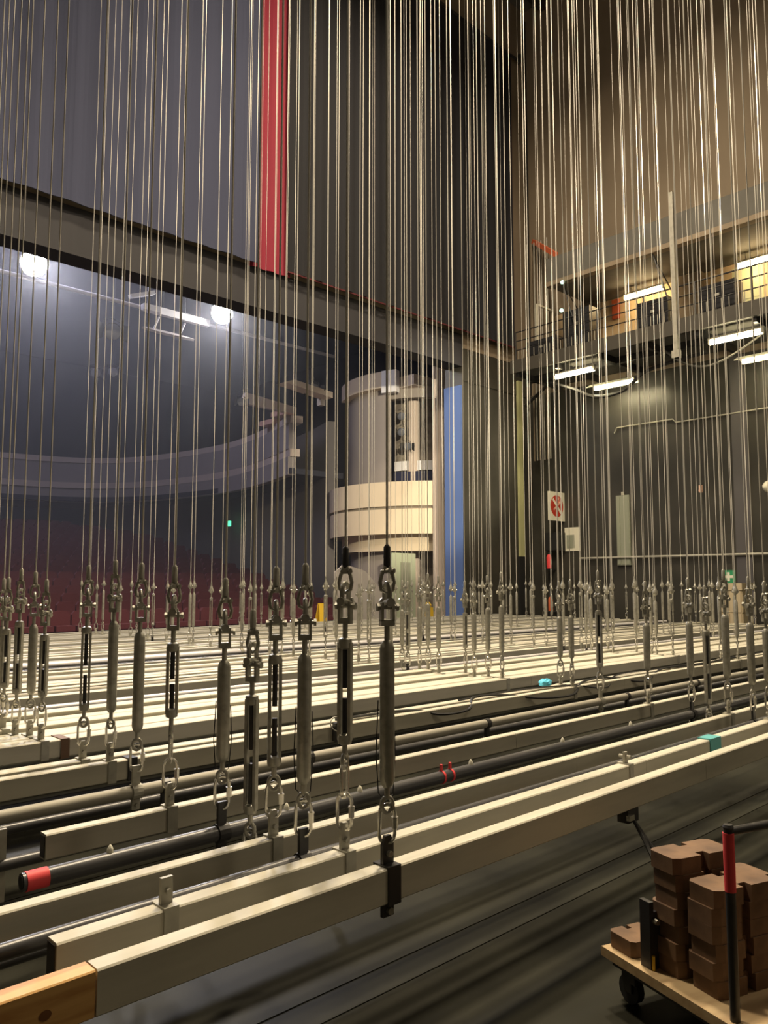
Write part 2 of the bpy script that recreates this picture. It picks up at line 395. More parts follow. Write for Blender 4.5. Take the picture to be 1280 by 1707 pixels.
def near_line(x, y, z0, ztop, links, kind, label, group, rz, dark=False, wire=False, clips=True):
    """lift line: z0 hole in the hanger, ztop where the rope leaves its fitting"""
    t = thing('lift_line', label, 'lift line', (x, y, z0), rz, group)
    z = -0.012
    ax = 'x'
    for i in range(links):
        put('chain_link', cached(('link', ax, i == 0), lambda: link_mesh(ax, i == 0)), t, loc=(0, 0, z)); z += 0.119; ax = 'y' if ax == 'x' else 'x'
    L = ztop - z0 - z - 0.07 - 0.06 - 0.06 - 0.055 - 0.10
    e = eye_mesh().cyl((0, 0, 0.045), (0, 0, 0.115), 0.0105, 8).mesh('eye', 'steel', True)
    zb = z + 0.075
    tb = put('turnbuckle', cached((kind, round(L, 3)), lambda: (body_open(L) if kind == 'open' else body_tube(L)).mesh('turnbuckle', 'steel', True)), t, loc=(0, 0, zb))
    put('eye_screw', cached('eye', lambda: e), tb, loc=(0, 0, -0.080), rz=pi / 2 if ax == 'x' else 0)
    if kind == 'open':
        put('screw', cached(('scr', round(L, 2)), lambda: MB().cyl((0, 0, 0), (0, 0, L * 0.36), 0.0105, 8).mesh('screw', 'black_metal', True)), tb, loc=(0, 0, 0.03))
        put('screw', cached(('scr2', round(L, 2)), lambda: MB().cyl((0, 0, 0), (0, 0, L * 0.40), 0.0105, 8).mesh('screw', 'black_metal', True)), tb, loc=(0, 0, L * 0.60 - 0.03))
    zj = zb + L
    j = put('jaw', cached('jaw', lambda: jaw_mesh().cyl((0, 0, -0.055), (0, 0, 0.005), 0.0105, 8).mesh('jaw', 'steel', True)), tb, loc=(0, 0, L + 0.052))
    zs = zj + 0.052 + 0.068
    sh = put('shackle', cached('shk', lambda: shackle_mesh().mesh('shackle', 'steel', True)), t, loc=(0, 0, zs + 0.036 - 0.03))
    put('pin', cached('pin', lambda: pin_mesh().mesh('pin', 'steel', True)), sh, loc=(0, 0, 0.012))
    zt = zs + 0.045
    put('thimble', cached('thm', lambda: thimble_mesh().mesh('thimble', 'steel', True)), t, loc=(0, 0, zt))
    put('ferrule', cached(('fer', dark), lambda: ferrule_mesh().mesh('ferrule', 'black_metal' if dark else 'steel', True)), t, loc=(0, 0, zt + 0.10))
    if clips:
        put('rope_clip', cached('clip', lambda: clip_mesh().mesh('rope_clip', 'steel', True)), t, loc=(0, 0, zt + 0.088), rz=0.6)
    zr = zt + 0.10
    put('wire_rope', cached('rope', lambda: MB().cyl((0, 0, 0), (0, 0, 21.0), 0.0045, 8).mesh('wire_rope', 'cable', True)), t, loc=(0, 0, zr))
    if wire:
        lo, hi = zb - 0.05, zb + L * 0.55
        pts = [(0.03, 0.012, hi), (0.036, 0.014, (lo + hi) / 2), (0.026, 0.01, lo + 0.02), (0, 0.014, lo), (-0.03, 0.01, lo + 0.03), (-0.038, 0.012, (lo + hi) / 2), (-0.031, 0.01, hi + 0.02)]
        MB().sweep(pts, 0.0022, 5).build('safety_wire', 'rope_black', t)
    return t
def far_parts(kind, L):
    m = MB()
    m.sweep([(0.016 * cos(a), 0, 0.145 + 0.022 * sin(a)) for a in [2 * pi * i / 8 for i in range(8)]], 0.008, 5, True)
    m.cyl((0, 0, 0.16), (0, 0, 0.24), 0.010, 6)
    if kind == 'open':
        for s in (-1, 1): m.cyl((s * 0.019, 0, 0.22), (s * 0.019, 0, L - 0.22), 0.009, 6)
        m.lathe([(0.014, 0.20), (0.027, 0.21), (0.027, 0.24), (0.014, 0.25)], 8); m.lathe([(0.014, L - 0.25), (0.027, L - 0.24), (0.027, L - 0.21), (0.014, L - 0.20)], 8)
    else:
        m.lathe([(0.012, 0.20), (0.025, 0.23), (0.025, L - 0.23), (0.012, L - 0.20)], 8)
    m.cyl((0, 0, L - 0.22), (0, 0, L - 0.13), 0.010, 6)
    m2 = MB().lathe([(0.012, L - 0.135), (0.033, L - 0.115), (0.036, L - 0.08), (0.024, L - 0.045), (0.012, L - 0.01), (0.010, L + 0.04)], 8)
    m2.cyl((-0.045, 0, L - 0.095), (0.045, 0, L - 0.095), 0.014, 6)
    return m.mesh('turnbuckle', 'steel', True), m2.mesh('shackle', 'steel', True)
def far_line(x, y, z0, ztop, kind, label, group, rz):
    t = thing('lift_line', label, 'lift line', (x, y, z0), rz, group)
    L = round((ztop - z0) / 0.03) * 0.03
    a, b = cached(('far', kind, round(L, 2)), lambda: far_parts(kind, L))
    put('turnbuckle', a, t); put('shackle', b, t)
    put('chain_link', cached('farlink', lambda: MB().sweep(oval(0.135, 0.058, 'x', -0.01, 5), 0.0075, 5, True).mesh('chain_link', 'zinc', True)), t, rz=1.2)
    put('wire_rope', cached('farrope', lambda: MB().cyl((0, 0, 0), (0, 0, 21.0), 0.0047, 6).mesh('wire_rope', 'cable', True)), t, loc=(0, 0, L - 0.01))
    return t

KINDNAME = {'box': 'cream painted box-section', 'greybox': 'grey box-section', 'black': 'black pipe', 'blacklow': 'low-hung black pipe', 'grey': 'grey steel pipe',
            'palelow': 'low-hung pale pipe', 'greylow': 'low-hung grey pipe', 'pale': 'white pipe'}
SPECIAL = {1: 'cream box-section fly bar nearest the camera with a fresh wood end piece', 2: 'cream box-section fly bar just behind the nearest one, open left end',
           3: 'glossy black pipe between the second and fourth fly bars', 4: 'cream box-section fly bar in front of the red-taped black pipe',
           6: 'black pipe fly bar with red tape around its left end', 7: 'cream box-section fly bar ending behind the red-taped pipe',
           9: 'round grey steel fly bar with hoses and clamps hanging below'}
TOPS_A = {1: 1.66, 2: 1.66, 3: 1.595, 4: 1.585, 5: 1.41, 6: 1.54, 7: 1.60, 9: 1.62, 11: 1.65, 12: 1.62}
LINKS_A = {2: 2, 7: 2, 9: 1}
KIND_A = {1: 'tube', 2: 'open', 3: 'tube', 4: 'open', 5: 'open', 6: 'tube', 7: 'open', 9: 'tube', 11: 'tube', 12: 'open'}
JIT_A = {1: 0.054, 2: 0.042, 3: -0.048, 4: -0.057, 5: -0.072, 6: -0.107, 7: -0.158, 9: -0.087, 11: 0.048, 12: -0.049, 14: -0.016, 15: -0.027, 16: -0.059, 17: -0.084}
WIRE_A = {1, 3, 6}
NOLINE = {8, 10, 13}
bar_roots = []
for bi, (by, kind, zt, bw, bh, xl, xr) in enumerate(BARS):
    n = bi + 1
    if n > 13: zt = round(zt + 0.016 * sin(n * 2.7), 3)
    if n > 20 and bh: bw = round(bw * 0.82, 3)
    lab = SPECIAL.get(n, '%s fly bar, %s of the lowered bars counted from the camera' % (KINDNAME[kind], ordinal(n)))
    root = thing('fly_bar', lab, 'fly bar', (0, by, 0), 0, 'lowered fly bars')
    bar_roots.append(root)
    isbox = kind in ('box', 'greybox')
    near = by < 6.3
    if isbox:
        mname = 'bar_paint' if kind == 'box' else 'bar_grey'
        cuts = [xl]
        while cuts[-1] < xr - 4.5: cuts.append(cuts[-1] + 3.05 + 0.25 * ((n * 7 + len(cuts) * 3) % 4))
        cuts.append(xr)
        for a, b in zip(cuts[:-1], cuts[1:]):
            MB().bbox((a + 0.002, 0, zt - bh), (b - 0.002, bw, zt), 0.005).build('bar_section', mname, root)
        if near and n in (2, 7):     # black plate painting the shade inside the hollow left end
            MB().box((xl - 0.001, 0.008, zt - bh + 0.008), (xl + 0.002, bw - 0.008, zt - 0.008)).build('dark_end_plate', 'black_metal', root)
        cy = bw / 2; holez = zt + 0.085
    else:
        r = bw / 2
        mname = {'black': 'pipe_black', 'blacklow': 'pipe_black', 'grey': 'pipe_grey', 'greylow': 'pipe_grey', 'pale': 'pipe_pale', 'palelow': 'pipe_pale'}[kind]
        MB().cyl((xl, 0, zt - r), (xr, 0, zt - r), r, 16 if near else 10).build('pipe', mname, root, True)
        if n == 6:
            MB().cyl((xl - 0.002, 0, zt - r), (xl + 0.004, 0, zt - r), r * 0.72, 14).build('dark_end_plate', 'rope_black', root)  # black disc painting the shade inside the pipe
            MB().cyl((xl + 0.012, 0, zt - r), (xl + 0.088, 0, zt - r), r + 0.0025, 18, cap=True).build('tape_wrap', 'tape_red', root, True, 'red tape around the pipe end')
        cy = 0; holez = zt + 0.075
    for ri, rx in enumerate(ROWS):
        x = rx + (JIT_A.get(n, 0.0) if ri == 0 else (0.10 * sin(n * 2.3 + ri) if ri > 1 else (-0.12 if n <= 9 else 0.38) + 0.03 * sin(n * 2.3)))
        px, d = screen_x(x, by)
        if px < -160 or px > 1440 or n in NOLINE or (n > 21 and n % 3 == 0): continue
        strapm = 'black_metal' if n == 1 else ('strap_paint' if isbox else ('black_metal' if kind.startswith('black') else 'strap_paint'))
        # hanger
        if isbox:
            hw = 0.030 if n == 1 else 0.024
            m = MB().box((x - hw, -0.006, zt - bh - 0.006), (x + hw, bw + 0.006, zt + 0.006))
            m.box((x - hw + 0.004, cy - 0.007, zt), (x + hw - 0.004, cy + 0.007, zt + 0.072))
            m.prism([(-hw + 0.004, 0.072), (hw - 0.004, 0.072), (hw * 0.45, 0.102), (-hw * 0.45, 0.102)], -0.007, 0.007, Matrix.Translation((x, cy, zt)) @ Matrix.Rotation(pi / 2, 4, 'X'))
            if n == 1: m.box((x - hw + 0.004, cy - 0.008, zt - bh - 0.055), (x + hw - 0.004, cy + 0.008, zt - bh))
            h = m.build('hanger_strap', strapm, root)
            if by < 5.5:
                b = MB().cyl((x, cy - 0.022, zt + 0.040), (x, cy + 0.022, zt + 0.040), 0.011, 8)
                b.build('bolt', 'steel', h)
                if n == 1: MB().cyl((x, cy - 0.022, zt - bh - 0.034), (x, cy + 0.022, zt - bh - 0.034), 0.013, 8).build('bolt', 'steel', h)
        else:
            m = MB().cyl((x - 0.026, 0, zt - r), (x + 0.026, 0, zt - r), r + 0.007, 14)
            m.box((x - 0.020, -0.008, zt - 0.005), (x + 0.020, 0.008, zt + 0.095))
            m.box((x - 0.020, -0.009, zt - 2 * r - 0.055), (x + 0.020, 0.009, zt - 2 * r + 0.004))
            h = m.build('pipe_clamp', strapm, root)
            if by < 5.5: MB().cyl((x, -0.024, zt - 2 * r - 0.032), (x, 0.024, zt - 2 * r - 0.032), 0.010, 8).build('bolt', 'steel', h)
        # line
        if ri == 0: ztop = TOPS_A.get(n, 1.58 + 0.04 * sin(n * 1.7))
        else: ztop = 1.58 + 0.05 * sin(n * 1.3 + ri * 2.1) - (0.12 if 'low' in kind else 0)
        k = KIND_A.get(n, 'open' if (n + ri) % 3 else 'tube') if ri == 0 else ('open' if (n * 3 + ri) % 4 == 0 else 'tube')
        kw = 'open-frame turnbuckle' if k == 'open' else 'tubular turnbuckle'
        label = 'steel lift line with %s, %s from the left on the %s fly bar' % (kw, ORD[ri], ('nearest' if n == 1 else ordinal(n)))
        g = ['first', 'second', 'third', 'fourth', 'fifth'][ri] + ' row of lift lines from the left'
        rz = -0.76 + 0.9 * sin(n * 4.1 + ri)
        if d < 9.5:
            near_line(x, by + cy, holez, ztop, LINKS_A.get(n, 1) if ri == 0 else 1, k, label, g, rz if ri else -0.76 + 0.4 * sin(n * 2.2), dark=(n <= 2 and ri == 0), wire=(ri == 0 and n in WIRE_A), clips=d < 7)
        else:
            far_line(x, by + cy, holez - 0.01, ztop + 0.02, k, label, g, rz)

# wood end piece of the nearest bar (part of that bar)
b1 = bar_roots[0]
wp = MB().bbox((-0.35, -0.002, 0.482), (0.926, 0.068, 0.601), 0.004).build('wood_end', 'fresh_wood', b1, label='fresh orange wood end piece')
kn = MB(); kn.add([(0.80 + 0.016 * cos(a), -0.0028, 0.535 + 0.013 * sin(a)) for a in [2 * pi * i / 14 for i in range(14)]] + [(0.80, -0.0034, 0.535)],
                 [(i, (i + 1) % 14, 14) for i in range(14)])
kn.build('wood_knot', 'knot', wp)
# free hanger sticking up near the end of bar 2
b2 = bar_roots[1]
m = MB().box((1.235, -0.006, 0.474), (1.285, 0.076, 0.606)).box((1.24, 0.028, 0.60), (1.28, 0.042, 0.685))
h = m.build('hanger_strap', 'strap_paint', b2); MB().cyl((1.26, 0.012, 0.645), (1.26, 0.058, 0.645), 0.009, 8).build('bolt', 'steel', h)
m = MB().box((4.02, -0.006, 0.474), (4.06, 0.076, 0.606)).box((4.025, 0.028, 0.60), (4.055, 0.042, 0.665)).cyl((4.04, 0.0, 0.64), (4.04, 0.07, 0.64), 0.010, 8)
m.build('hanger_strap', 'strap_paint', b2)
# flat hanger strap at the left of the red-taped pipe, from the low pipe behind
b8 = bar_roots[7]
MB().box((1.13, -0.008, 0.30), (1.175, 0.010, 0.59)).build('hanger_strap', 'strap_paint', b8, label='pale flat steel strap standing upright')
# tape wraps
def wrap_box(bar, x, wd, m, lab):
    by, kind, zt, bw, bh, xl, xr = BARS[bar - 1]
    MB().box((x, -0.008, zt - bh - 0.008), (x + wd, bw + 0.008, zt + 0.008)).build('tape_wrap', m, bar_roots[bar - 1], label=lab)
wrap_box(11, 2.09, 0.055, 'black_metal', 'black band around the bar')
wrap_box(14, 2.03, 0.055, 'tape_brown', 'brown strap around the bar')
for x in (3.20, 3.27):
    MB().cyl((x, 0, 0.558), (x + 0.014, 0, 0.558), 0.035, 14).build('tape_wrap', 'tape_red', bar_roots[5], True, 'thin red tape ring')
    MB().box((x, -0.006, 0.585), (x + 0.012, 0.006, 0.625)).build('tape_flag', 'tape_red', bar_roots[5], label='red tape flag')
for x in (1.36, 1.93 + 0.25, 2.62, 3.45, 4.35, 5.2):       # pale knots on the black pipe
    MB().lathe([(0.014, -0.004), (0.012, 0.010), (0.006, 0.022), (0.002, 0.026)], 8, (x, 0, 0.590)).build('knot_of_tie_line', 'sign_white', bar_roots[5], True)
# pale tie-line tail on pipe 3
MB().sweep([(0.66, -0.020, 0.570), (0.662, -0.03, 0.545), (0.668, -0.031, 0.515)], [0.008, 0.006, 0.002], 6).build('tie_line', 'sign_white', bar_roots[2], True)
# black droppers below grey pipe 9
for x in (2.02, 2.95, 4.6, 6.6, 8.0):
    m = MB().cyl((x - 0.02, 0, 0.569), (x + 0.02, 0, 0.569), 0.037, 12).box((x - 0.018, -0.012, 0.455), (x + 0.018, 0.012, 0.545)).cyl((x, -0.03, 0.46), (x, 0.03, 0.46), 0.012, 8)
    m.build('hook_clamp', 'black_metal', bar_roots[8])

# ---- loose things on the bars
def crumple(name, label, cat, c, s, m, seed, n=12):
    rnd = random.Random(seed); b = MB(); rows = 7; vs = []
    for i in range(rows):
        ph = pi * i / (rows - 1)
        for k in range(n):
            a = 2 * pi * k / n; rr = 1 + rnd.uniform(-0.28, 0.28)
            vs.append((c[0] + s[0] * rr * sin(ph) * cos(a), c[1] + s[1] * rr * sin(ph) * sin(a), c[2] + s[2] * (1 - cos(ph)) * 0.5 * (1 + rnd.uniform(-0.15, 0.15))))
    fs = [(i * n + k, i * n + (k + 1) % n, (i + 1) * n + (k + 1) % n, (i + 1) * n + k) for i in range(rows - 1) for k in range(n)]
    b.add(vs, fs + [tuple(range(n - 1, -1, -1)), tuple((rows - 1) * n + k for k in range(n))])
    return tag(b.build(name, m), label, cat)
crumple('crumpled_cloth', 'bright cyan crumpled cloth lying on a cream fly bar', 'cloth', (6.42, 4.50, 0.600), (0.085, 0.05, 0.075), 'tape_cyan', 3)
wrap_box(2, 5.02, 0.15, 'tape_teal', 'teal tape wrapped around the bar')
def cord(name, label, cat, pts, r, m, n=6):
    P = [Vector(p) for p in pts]; out = []
    for i in range(len(P) - 1):
        p0 = P[max(i - 1, 0)]; p1 = P[i]; p2 = P[i + 1]; p3 = P[min(i + 2, len(P) - 1)]
        for k in range(6):
            t = k / 6
            out.append(0.5 * ((2 * p1) + (p2 - p0) * t + (2 * p0 - 5 * p1 + 4 * p2 - p3) * t * t + (3 * p1 - p0 - 3 * p2 + p3) * t ** 3))
    out.append(P[-1])
    o = MB().sweep(out, r, n).build(name, m, None, True)
    return tag(o, label, cat) if label else o
cord('power_cable', 'black power cable draped in loops along the cream fly bars', 'cable',
     [(3.7, 4.40, 0.622), (4.4, 4.38, 0.612), (4.7, 4.28, 0.56), (5.0, 4.26, 0.57), (5.25, 4.42, 0.622), (5.6, 4.40, 0.613), (6.0, 4.27, 0.56), (6.5, 4.25, 0.545), (6.9, 4.40, 0.614), (7.4, 4.42, 0.615), (7.9, 4.27, 0.55), (8.6, 4.42, 0.62), (9.6, 4.40, 0.613), (10.8, 4.46, 0.614)], 0.011, 'rope_black')
cord('power_cable', 'thinner black cable crossing the cream bars beside the looped one', 'cable',
     [(5.1, 4.46, 0.612), (5.9, 4.50, 0.612), (6.6, 4.36, 0.610), (7.1, 4.26, 0.555), (7.6, 4.45, 0.614), (8.4, 4.50, 0.612), (9.4, 4.36, 0.609), (10.4, 4.48, 0.612), (12, 4.5, 0.612)], 0.008, 'rope_black')
t = thing('cable_ring', 'steel wire ring hanging beside a black clamp on the grey pipe', 'ring', (3.56, 4.22, 0.63))
MB().sweep([(0.055 * cos(a), 0.02 * sin(a), 0.045 * sin(a)) for a in [2 * pi * i / 20 for i in range(20)]], 0.005, 6, True).build('ring', 'steel', t, True)
MB().box((0.03, 0.05, -0.13), (0.07, 0.085, -0.005)).build('clamp', 'black_metal', t)

# hanging cable bundle below bar 1 at right
t = thing('hanging_cable_bundle', 'black cables with plugs dangling from below the nearest fly bar toward the trolley', 'cable', (3.66, 2.09, 0.478))
MB().box((-0.05, -0.03, -0.06), (0.05, 0.03, 0.003)).build('hook_clamp', 'black_metal', t)
MB().box((-0.055, -0.042, -0.045), (-0.01, -0.022, -0.020)).build('bracket', 'zinc', t)
for k, (dx, dy) in enumerate([(0.0, -0.02), (-0.03, -0.05), (0.025, -0.06)]):
    pts = [(0, -0.03, -0.05), (-0.02 + dx * .4, -0.10, -0.12), (-0.06 + dx, -0.15 + dy, -0.22), (-0.10 + dx * 1.5, -0.20 + dy, -0.30), (-0.14 + dx, -0.26 + dy, -0.36)]
    MB().sweep(pts, 0.009, 6).build('cable', 'rope_black', t, True)
    p = Vector(pts[-1]); MB().cyl(p + Vector((0.01, 0.012, 0.03)), p - Vector((0.008, 0.01, 0.025)), 0.016, 8).build('plug', 'black_metal', t, True)
    MB().cyl(p - Vector((0.008, 0.01, 0.025)), p - Vector((0.010, 0.012, 0.035)), 0.013, 8).build('plug_tip', 'zinc', t, True)

# ================================================================== TROLLEY AND WEIGHTS
u = Vector((-0.316, -0.949, 0)); v = Vector((0.949, -0.316, 0)); A = Vector((2.80, 1.73, 0))
TR = math.atan2(v.y, v.x)
cart = thing('platform_trolley', 'flat plywood trolley with black post handle carrying stage weights', 'trolley', A, TR)
# local x = v (width), local -y = u (length toward the camera)
MB().bbox((0, -1.0, 0.165), (0.62, 0, 0.20), 0.004).build('deck', 'plywood', cart)
MB().box((0.03, -0.97, 0.135), (0.59, -0.03, 0.165)).build('frame', 'black_metal', cart)
for lx, ly in ((0.09, -0.08), (0.53, -0.08), (0.09, -0.9), (0.53, -0.9)):
    c = MB().box((lx - 0.03, ly - 0.035, 0.085), (lx + 0.03, ly + 0.035, 0.135)).box((lx - 0.026, ly - 0.01, 0.045), (lx - 0.018, ly + 0.03, 0.09)).box((lx + 0.018, ly - 0.01, 0.045), (lx + 0.026, ly + 0.03, 0.09)).build('caster', 'black_metal', cart)
    MB().cyl((lx - 0.016, ly + 0.015, 0.052), (lx + 0.016, ly + 0.015, 0.052), 0.052, 16).build('wheel', 'rope_black', c, True)
hd = MB().cyl((0.035, -0.60, 0.20), (0.035, -0.60, 0.80), 0.016, 12).cyl((0.035, -0.60, 0.788), (0.585, -0.60, 0.788), 0.014, 12).cyl((0.585, -0.60, 0.20), (0.585, -0.60, 0.80), 0.016, 12).lathe([(0.016, 0), (0.018, 0.006), (0.014, 0.014)], 10, (0.035, -0.60, 0.797))
hd.build('handle', 'black_metal', cart, True)
MB().cyl((0.035, -0.60, 0.60), (0.035, -0.60, 0.785), 0.0180, 14).build('handle_sleeve', 'tape_red', cart, True, 'red sleeve on the post')
# weights: notched slabs, each its own thing
WP = [(0, 0.014), (0.03, 0), (0.125, 0), (0.125, 0.03), (0.165, 0.03), (0.165, 0), (0.27, 0), (0.29, 0.016), (0.29, 0.12), (0.27, 0.135), (0.165, 0.135), (0.165, 0.105), (0.125, 0.105), (0.125, 0.135), (0.02, 0.135), (0, 0.12)]
wmesh = MB().prism(WP, 0, 0.058).mesh('stage_weight', 'weight_rust')
wshort = MB().prism([(x * 0.55, y) for x, y in WP], 0, 0.058).mesh('stage_weight', 'weight_rust')
def weight(s, tt, z, label, rot=0.0, me=wmesh):
    p = A + v * tt + u * s
    o = put('stage_weight', me, None, None, (p.x, p.y, z), TR + rot)
    tag(o, label, 'weight', 'stage weights on the trolley')
def stack(s, tt, n, name, rot=0.0, me=wmesh):
    for k in range(n):
        j = random.uniform(-0.012, 0.012)
        pos = 'topmost' if k == n - 1 else ('bottom' if k == 0 else ordinal(k + 1) + ' from the bottom')
        weight(s + j * 0.6, tt + j, 0.2005 + k * 0.059, 'rusty brown stage weight, %s of the %s stack on the trolley' % (pos, name), rot + j, me)
stack(0.34, 0.075, 7, 'rear')
stack(0.50, 0.085, 6, 'middle')
stack(0.33, 0.375, 5, 'right rear', 0, wshort)
stack(0.49, 0.385, 4, 'right middle', 0, wshort)
weight(0.145, 0.03, 0.2005, 'rusty brown stage weight lying alone at the far trolley corner', 0.0, wshort)
stack(0.84, 0.22, 2, 'near low')
t = thing('hook_clamp', 'black hook clamp with steel bolt lying between the weight stacks', 'clamp', A + v * 0.03 + u * 0.235 + Vector((0, 0, 0.2005)), TR)
MB().box((0, 0, 0), (0.05, 0.05, 0.20)).box((0.05, 0.005, 0.05), (0.085, 0.045, 0.19)).box((0.0, 0.0, 0.2), (0.02, 0.05, 0.235)).build('body', 'black_metal', t)
MB().cyl((0.02, -0.002, 0.17), (0.02, -0.022, 0.17), 0.010, 8).build('bolt', 'zinc', t)
MB().cyl((0.01, -0.004, 0.0), (0.01, -0.004, 0.05), 0.006, 6).build('pin', 'yellow', t)

# ================================================================== DRAPES ABOVE THE PROSCENIUM
def drape(name, label, m, x0, x1, y, z0, z1, amp, wl, th=0.03):
    n = max(8, int((x1 - x0) / wl * 8)); b = MB(); pts = []
    for i in range(n + 1):
        x = x0 + (x1 - x0) * i / n
        pts.append((x, y + amp * sin(2 * pi * x / wl) + amp * 0.4 * sin(2 * pi * x / (wl * 2.7))))
    b.wall(pts, z0, z1, th)
    return b
t = thing('house_curtain', 'black raised curtain with red right edge hanging beside the concrete corner', 'curtain', (0, 0, 0))
drape('', '', '', 11.98, 21.78, 16.35, 9.80, 20.62, 0.045, 0.55).build('cloth', 'cloth_black', t)
drape('', '', '', 21.78, 21.84, 16.35, 9.78, 20.6, 0.0, 0.5, 0.05).build('edge_trim', 'cloth_red', t, label='red edge of the curtain')
MB().box((11.98, 16.33, 9.76), (21.80, 16.36, 9.80)).build('hem', 'cloth_dark_red', t, label='dark red hem')
MB().cyl((12.3, 16.36, 20.66), (22.35, 16.36, 20.66), 0.05, 10).build('batten', 'black_metal', t, True)
MB().box((22.3, 16.3, 20.55), (22.38, 16.42, 20.9)).build('batten_end', 'black_metal', t)
t = thing('side_curtain', 'raised curtain, bluish lens glare in its colour, left of the red strip', 'curtain', (0, 0, 0))
drape('', '', '', -6.0, 11.07, 16.30, 9.72, 22.4, 0.022, 0.8).build('cloth', 'cloth_glare', t)
tag(drape('', '', '', 10.9, 12.2, 16.48, 9.70, 22.4, 0.03, 0.45).build('red_curtain', 'cloth_red'), 'tall red curtain strip showing in the gap between dark curtains', 'curtain')

# ================================================================== SIDE GALLERY ON THE RIGHT WALL
GX = 20.4
g = thing('fly_gallery', 'lower fly gallery platform with railing along the side wall', 'gallery', (0, 0, 0))
MB().box((GX, -6.5, 8.45), (XW - 0.002, 15.4, 8.62)).build('platform', 'concrete_dark', g)
MB().box((GX - 0.10, -6.5, 8.38), (GX, 15.4, 8.80)).build('fascia', 'fascia', g)
MB().box((GX + 0.9, -6.5, 8.25), (GX + 1.05, 15.4, 8.45)).build('beam', 'black_metal', g)
for i in range(15):
    y = 15.2 - i * 1.5
    MB().box((GX, y - 0.05, 8.25), (XW - 0.04, y + 0.05, 8.449)).build('joist', 'black_metal', g)
    MB().cyl((GX - 0.05, y, 8.75), (GX - 0.05, y, 9.72), 0.024, 8).build('railing_post', 'black_metal', g)
for z, r in ((9.72, 0.022), (9.42, 0.020), (9.12, 0.018)):
    MB().cyl((GX - 0.05, -6.5, z), (GX - 0.05, 15.2, z), r, 8).build('rail', 'black_metal', g)
for i in range(64):
    y = 15.1 - i * 0.2
    MB().box((GX - 0.045, y - 0.008, 8.75), (GX - 0.03, y + 0.008, 9.12)).build('baluster', 'bar_grey', g)
g2 = thing('upper_gallery', 'upper gallery with dark grey parapet above the lit gallery', 'gallery', (0, 0, 0))
MB().box((GX, -6.5, 10.95), (XW - 0.002, 13.95, 11.10)).build('platform', 'concrete_dark', g2)
MB().box((GX - 0.08, -6.5, 11.05), (GX + 0.04, 13.95, 11.80)).build('parapet', 'concrete_dark', g2)
MB().box((GX - 0.14, -6.5, 10.88), (GX + 0.10, 13.95, 11.02)).build('beam', 'concrete', g2, label='pale beam flange')
MB().box((GX + 0.04, 13.85, 11.10), (XW - 0.3, 13.95, 11.80)).build('end_panel', 'concrete_dark', g2)
for y in (13.4, 10.4, 7.0, 3.6, 0.2):
    MB().cyl((GX - 0.02, y, 10.9), (GX - 0.02, y - 0.42, 9.45), 0.022, 8).build('brace_rod', 'black_metal', g2)
    MB().cyl((GX - 0.02, y, 10.9), (GX + 0.9, y - 0.1, 10.0), 0.018, 8).build('brace_rod', 'black_metal', g2)
for k, (y, m) in enumerate(((9.72, 'bar_grey'), (4.6, 'bar_grey'), (-0.4, 'bar_grey'))):
    tag(MB().box((GX - 0.22, y - 0.06, 7.7), (GX - 0.10, y + 0.06, 12.4)).box((GX - 0.25, y - 0.10, 7.7), (GX - 0.09, y + 0.10, 7.9)).build('steel_post', m),
        ['grey upright steel post in front of the galleries, nearest the corner', 'grey upright steel post crossing the galleries further right', 'grey upright steel post of the galleries beyond the right side'][k], 'post')
# warm rear wall of the gallery with pillars, red board and door
bk = struct(MB().box((XW - 0.06, -6.5, 8.62), (XW - 0.004, 15.4, 10.95)).build('wall_gallery', 'gallery_wall'), 'warm ochre rear wall of the gallery')
for y in (13.9, 10.4, 6.3): put('pillar', MB().box((XW - 0.35, y - 0.35, 8.62), (XW - 0.06, y + 0.35, 10.95)).mesh('pillar', 'concrete'), bk)
d1 = struct(MB().box((XW - 0.10, 8.35, 8.63), (XW - 0.06, 9.22, 10.80)).build('door_1', 'door_cream'), 'pale cream door in the gallery wall')
for z0, z1 in ((8.8, 9.7), (9.8, 10.7)):
    put('door_panel', MB().box((XW - 0.115, 8.45, z0), (XW - 0.10, 9.12, z1)).mesh('door_panel', 'door_cream'), d1)
put('door_handle', MB().cyl((XW - 0.14, 9.1, 9.65), (XW - 0.14, 8.98, 9.65), 0.015, 8).mesh('door_handle', 'black_metal'), d1)
tag(MB().box((XW - 0.13, 12.9, 10.25), (XW - 0.062, 13.15, 10.9)).box((XW - 0.15, 12.93, 10.3), (XW - 0.13, 13.12, 10.5)).build('red_cabinet', 'orange'), 'small red-orange cabinet high on the gallery wall', 'cabinet')
# black boxes along the rail
for k, (y0, y1, z0, z1) in enumerate(((12.55, 13.5, 8.82, 10.0), (10.05, 11.0, 8.80, 9.62), (8.2, 9.15, 8.80, 9.60), (13.75, 14.9, 8.80, 9.35))):
    tt = thing('flight_case', ['tall black flight case behind the gallery rail near the corner', 'black flight case under the lit gallery tube, behind the rail',
              'black flight case behind the rail beside the cream door', 'low black flight case at the gallery corner end'][k], 'case', (GX + 0.12, y0, 8.63))
    h0 = z1 - 8.63
    MB().box((0, 0.02, 0), (0.5, y1 - y0 - 0.02, h0)).build('case_body', 'cloth_black', tt)
    for ya in (0, y1 - y0 - 0.03): MB().box((-0.012, ya, 0), (0.51, ya + 0.03, h0 + 0.01)).build('case_edge', 'black_metal', tt)
    MB().box((-0.018, (y1 - y0) / 2 - 0.06, h0 * 0.62), (-0.001, (y1 - y0) / 2 + 0.06, h0 * 0.70)).build('latch', 'steel', tt)
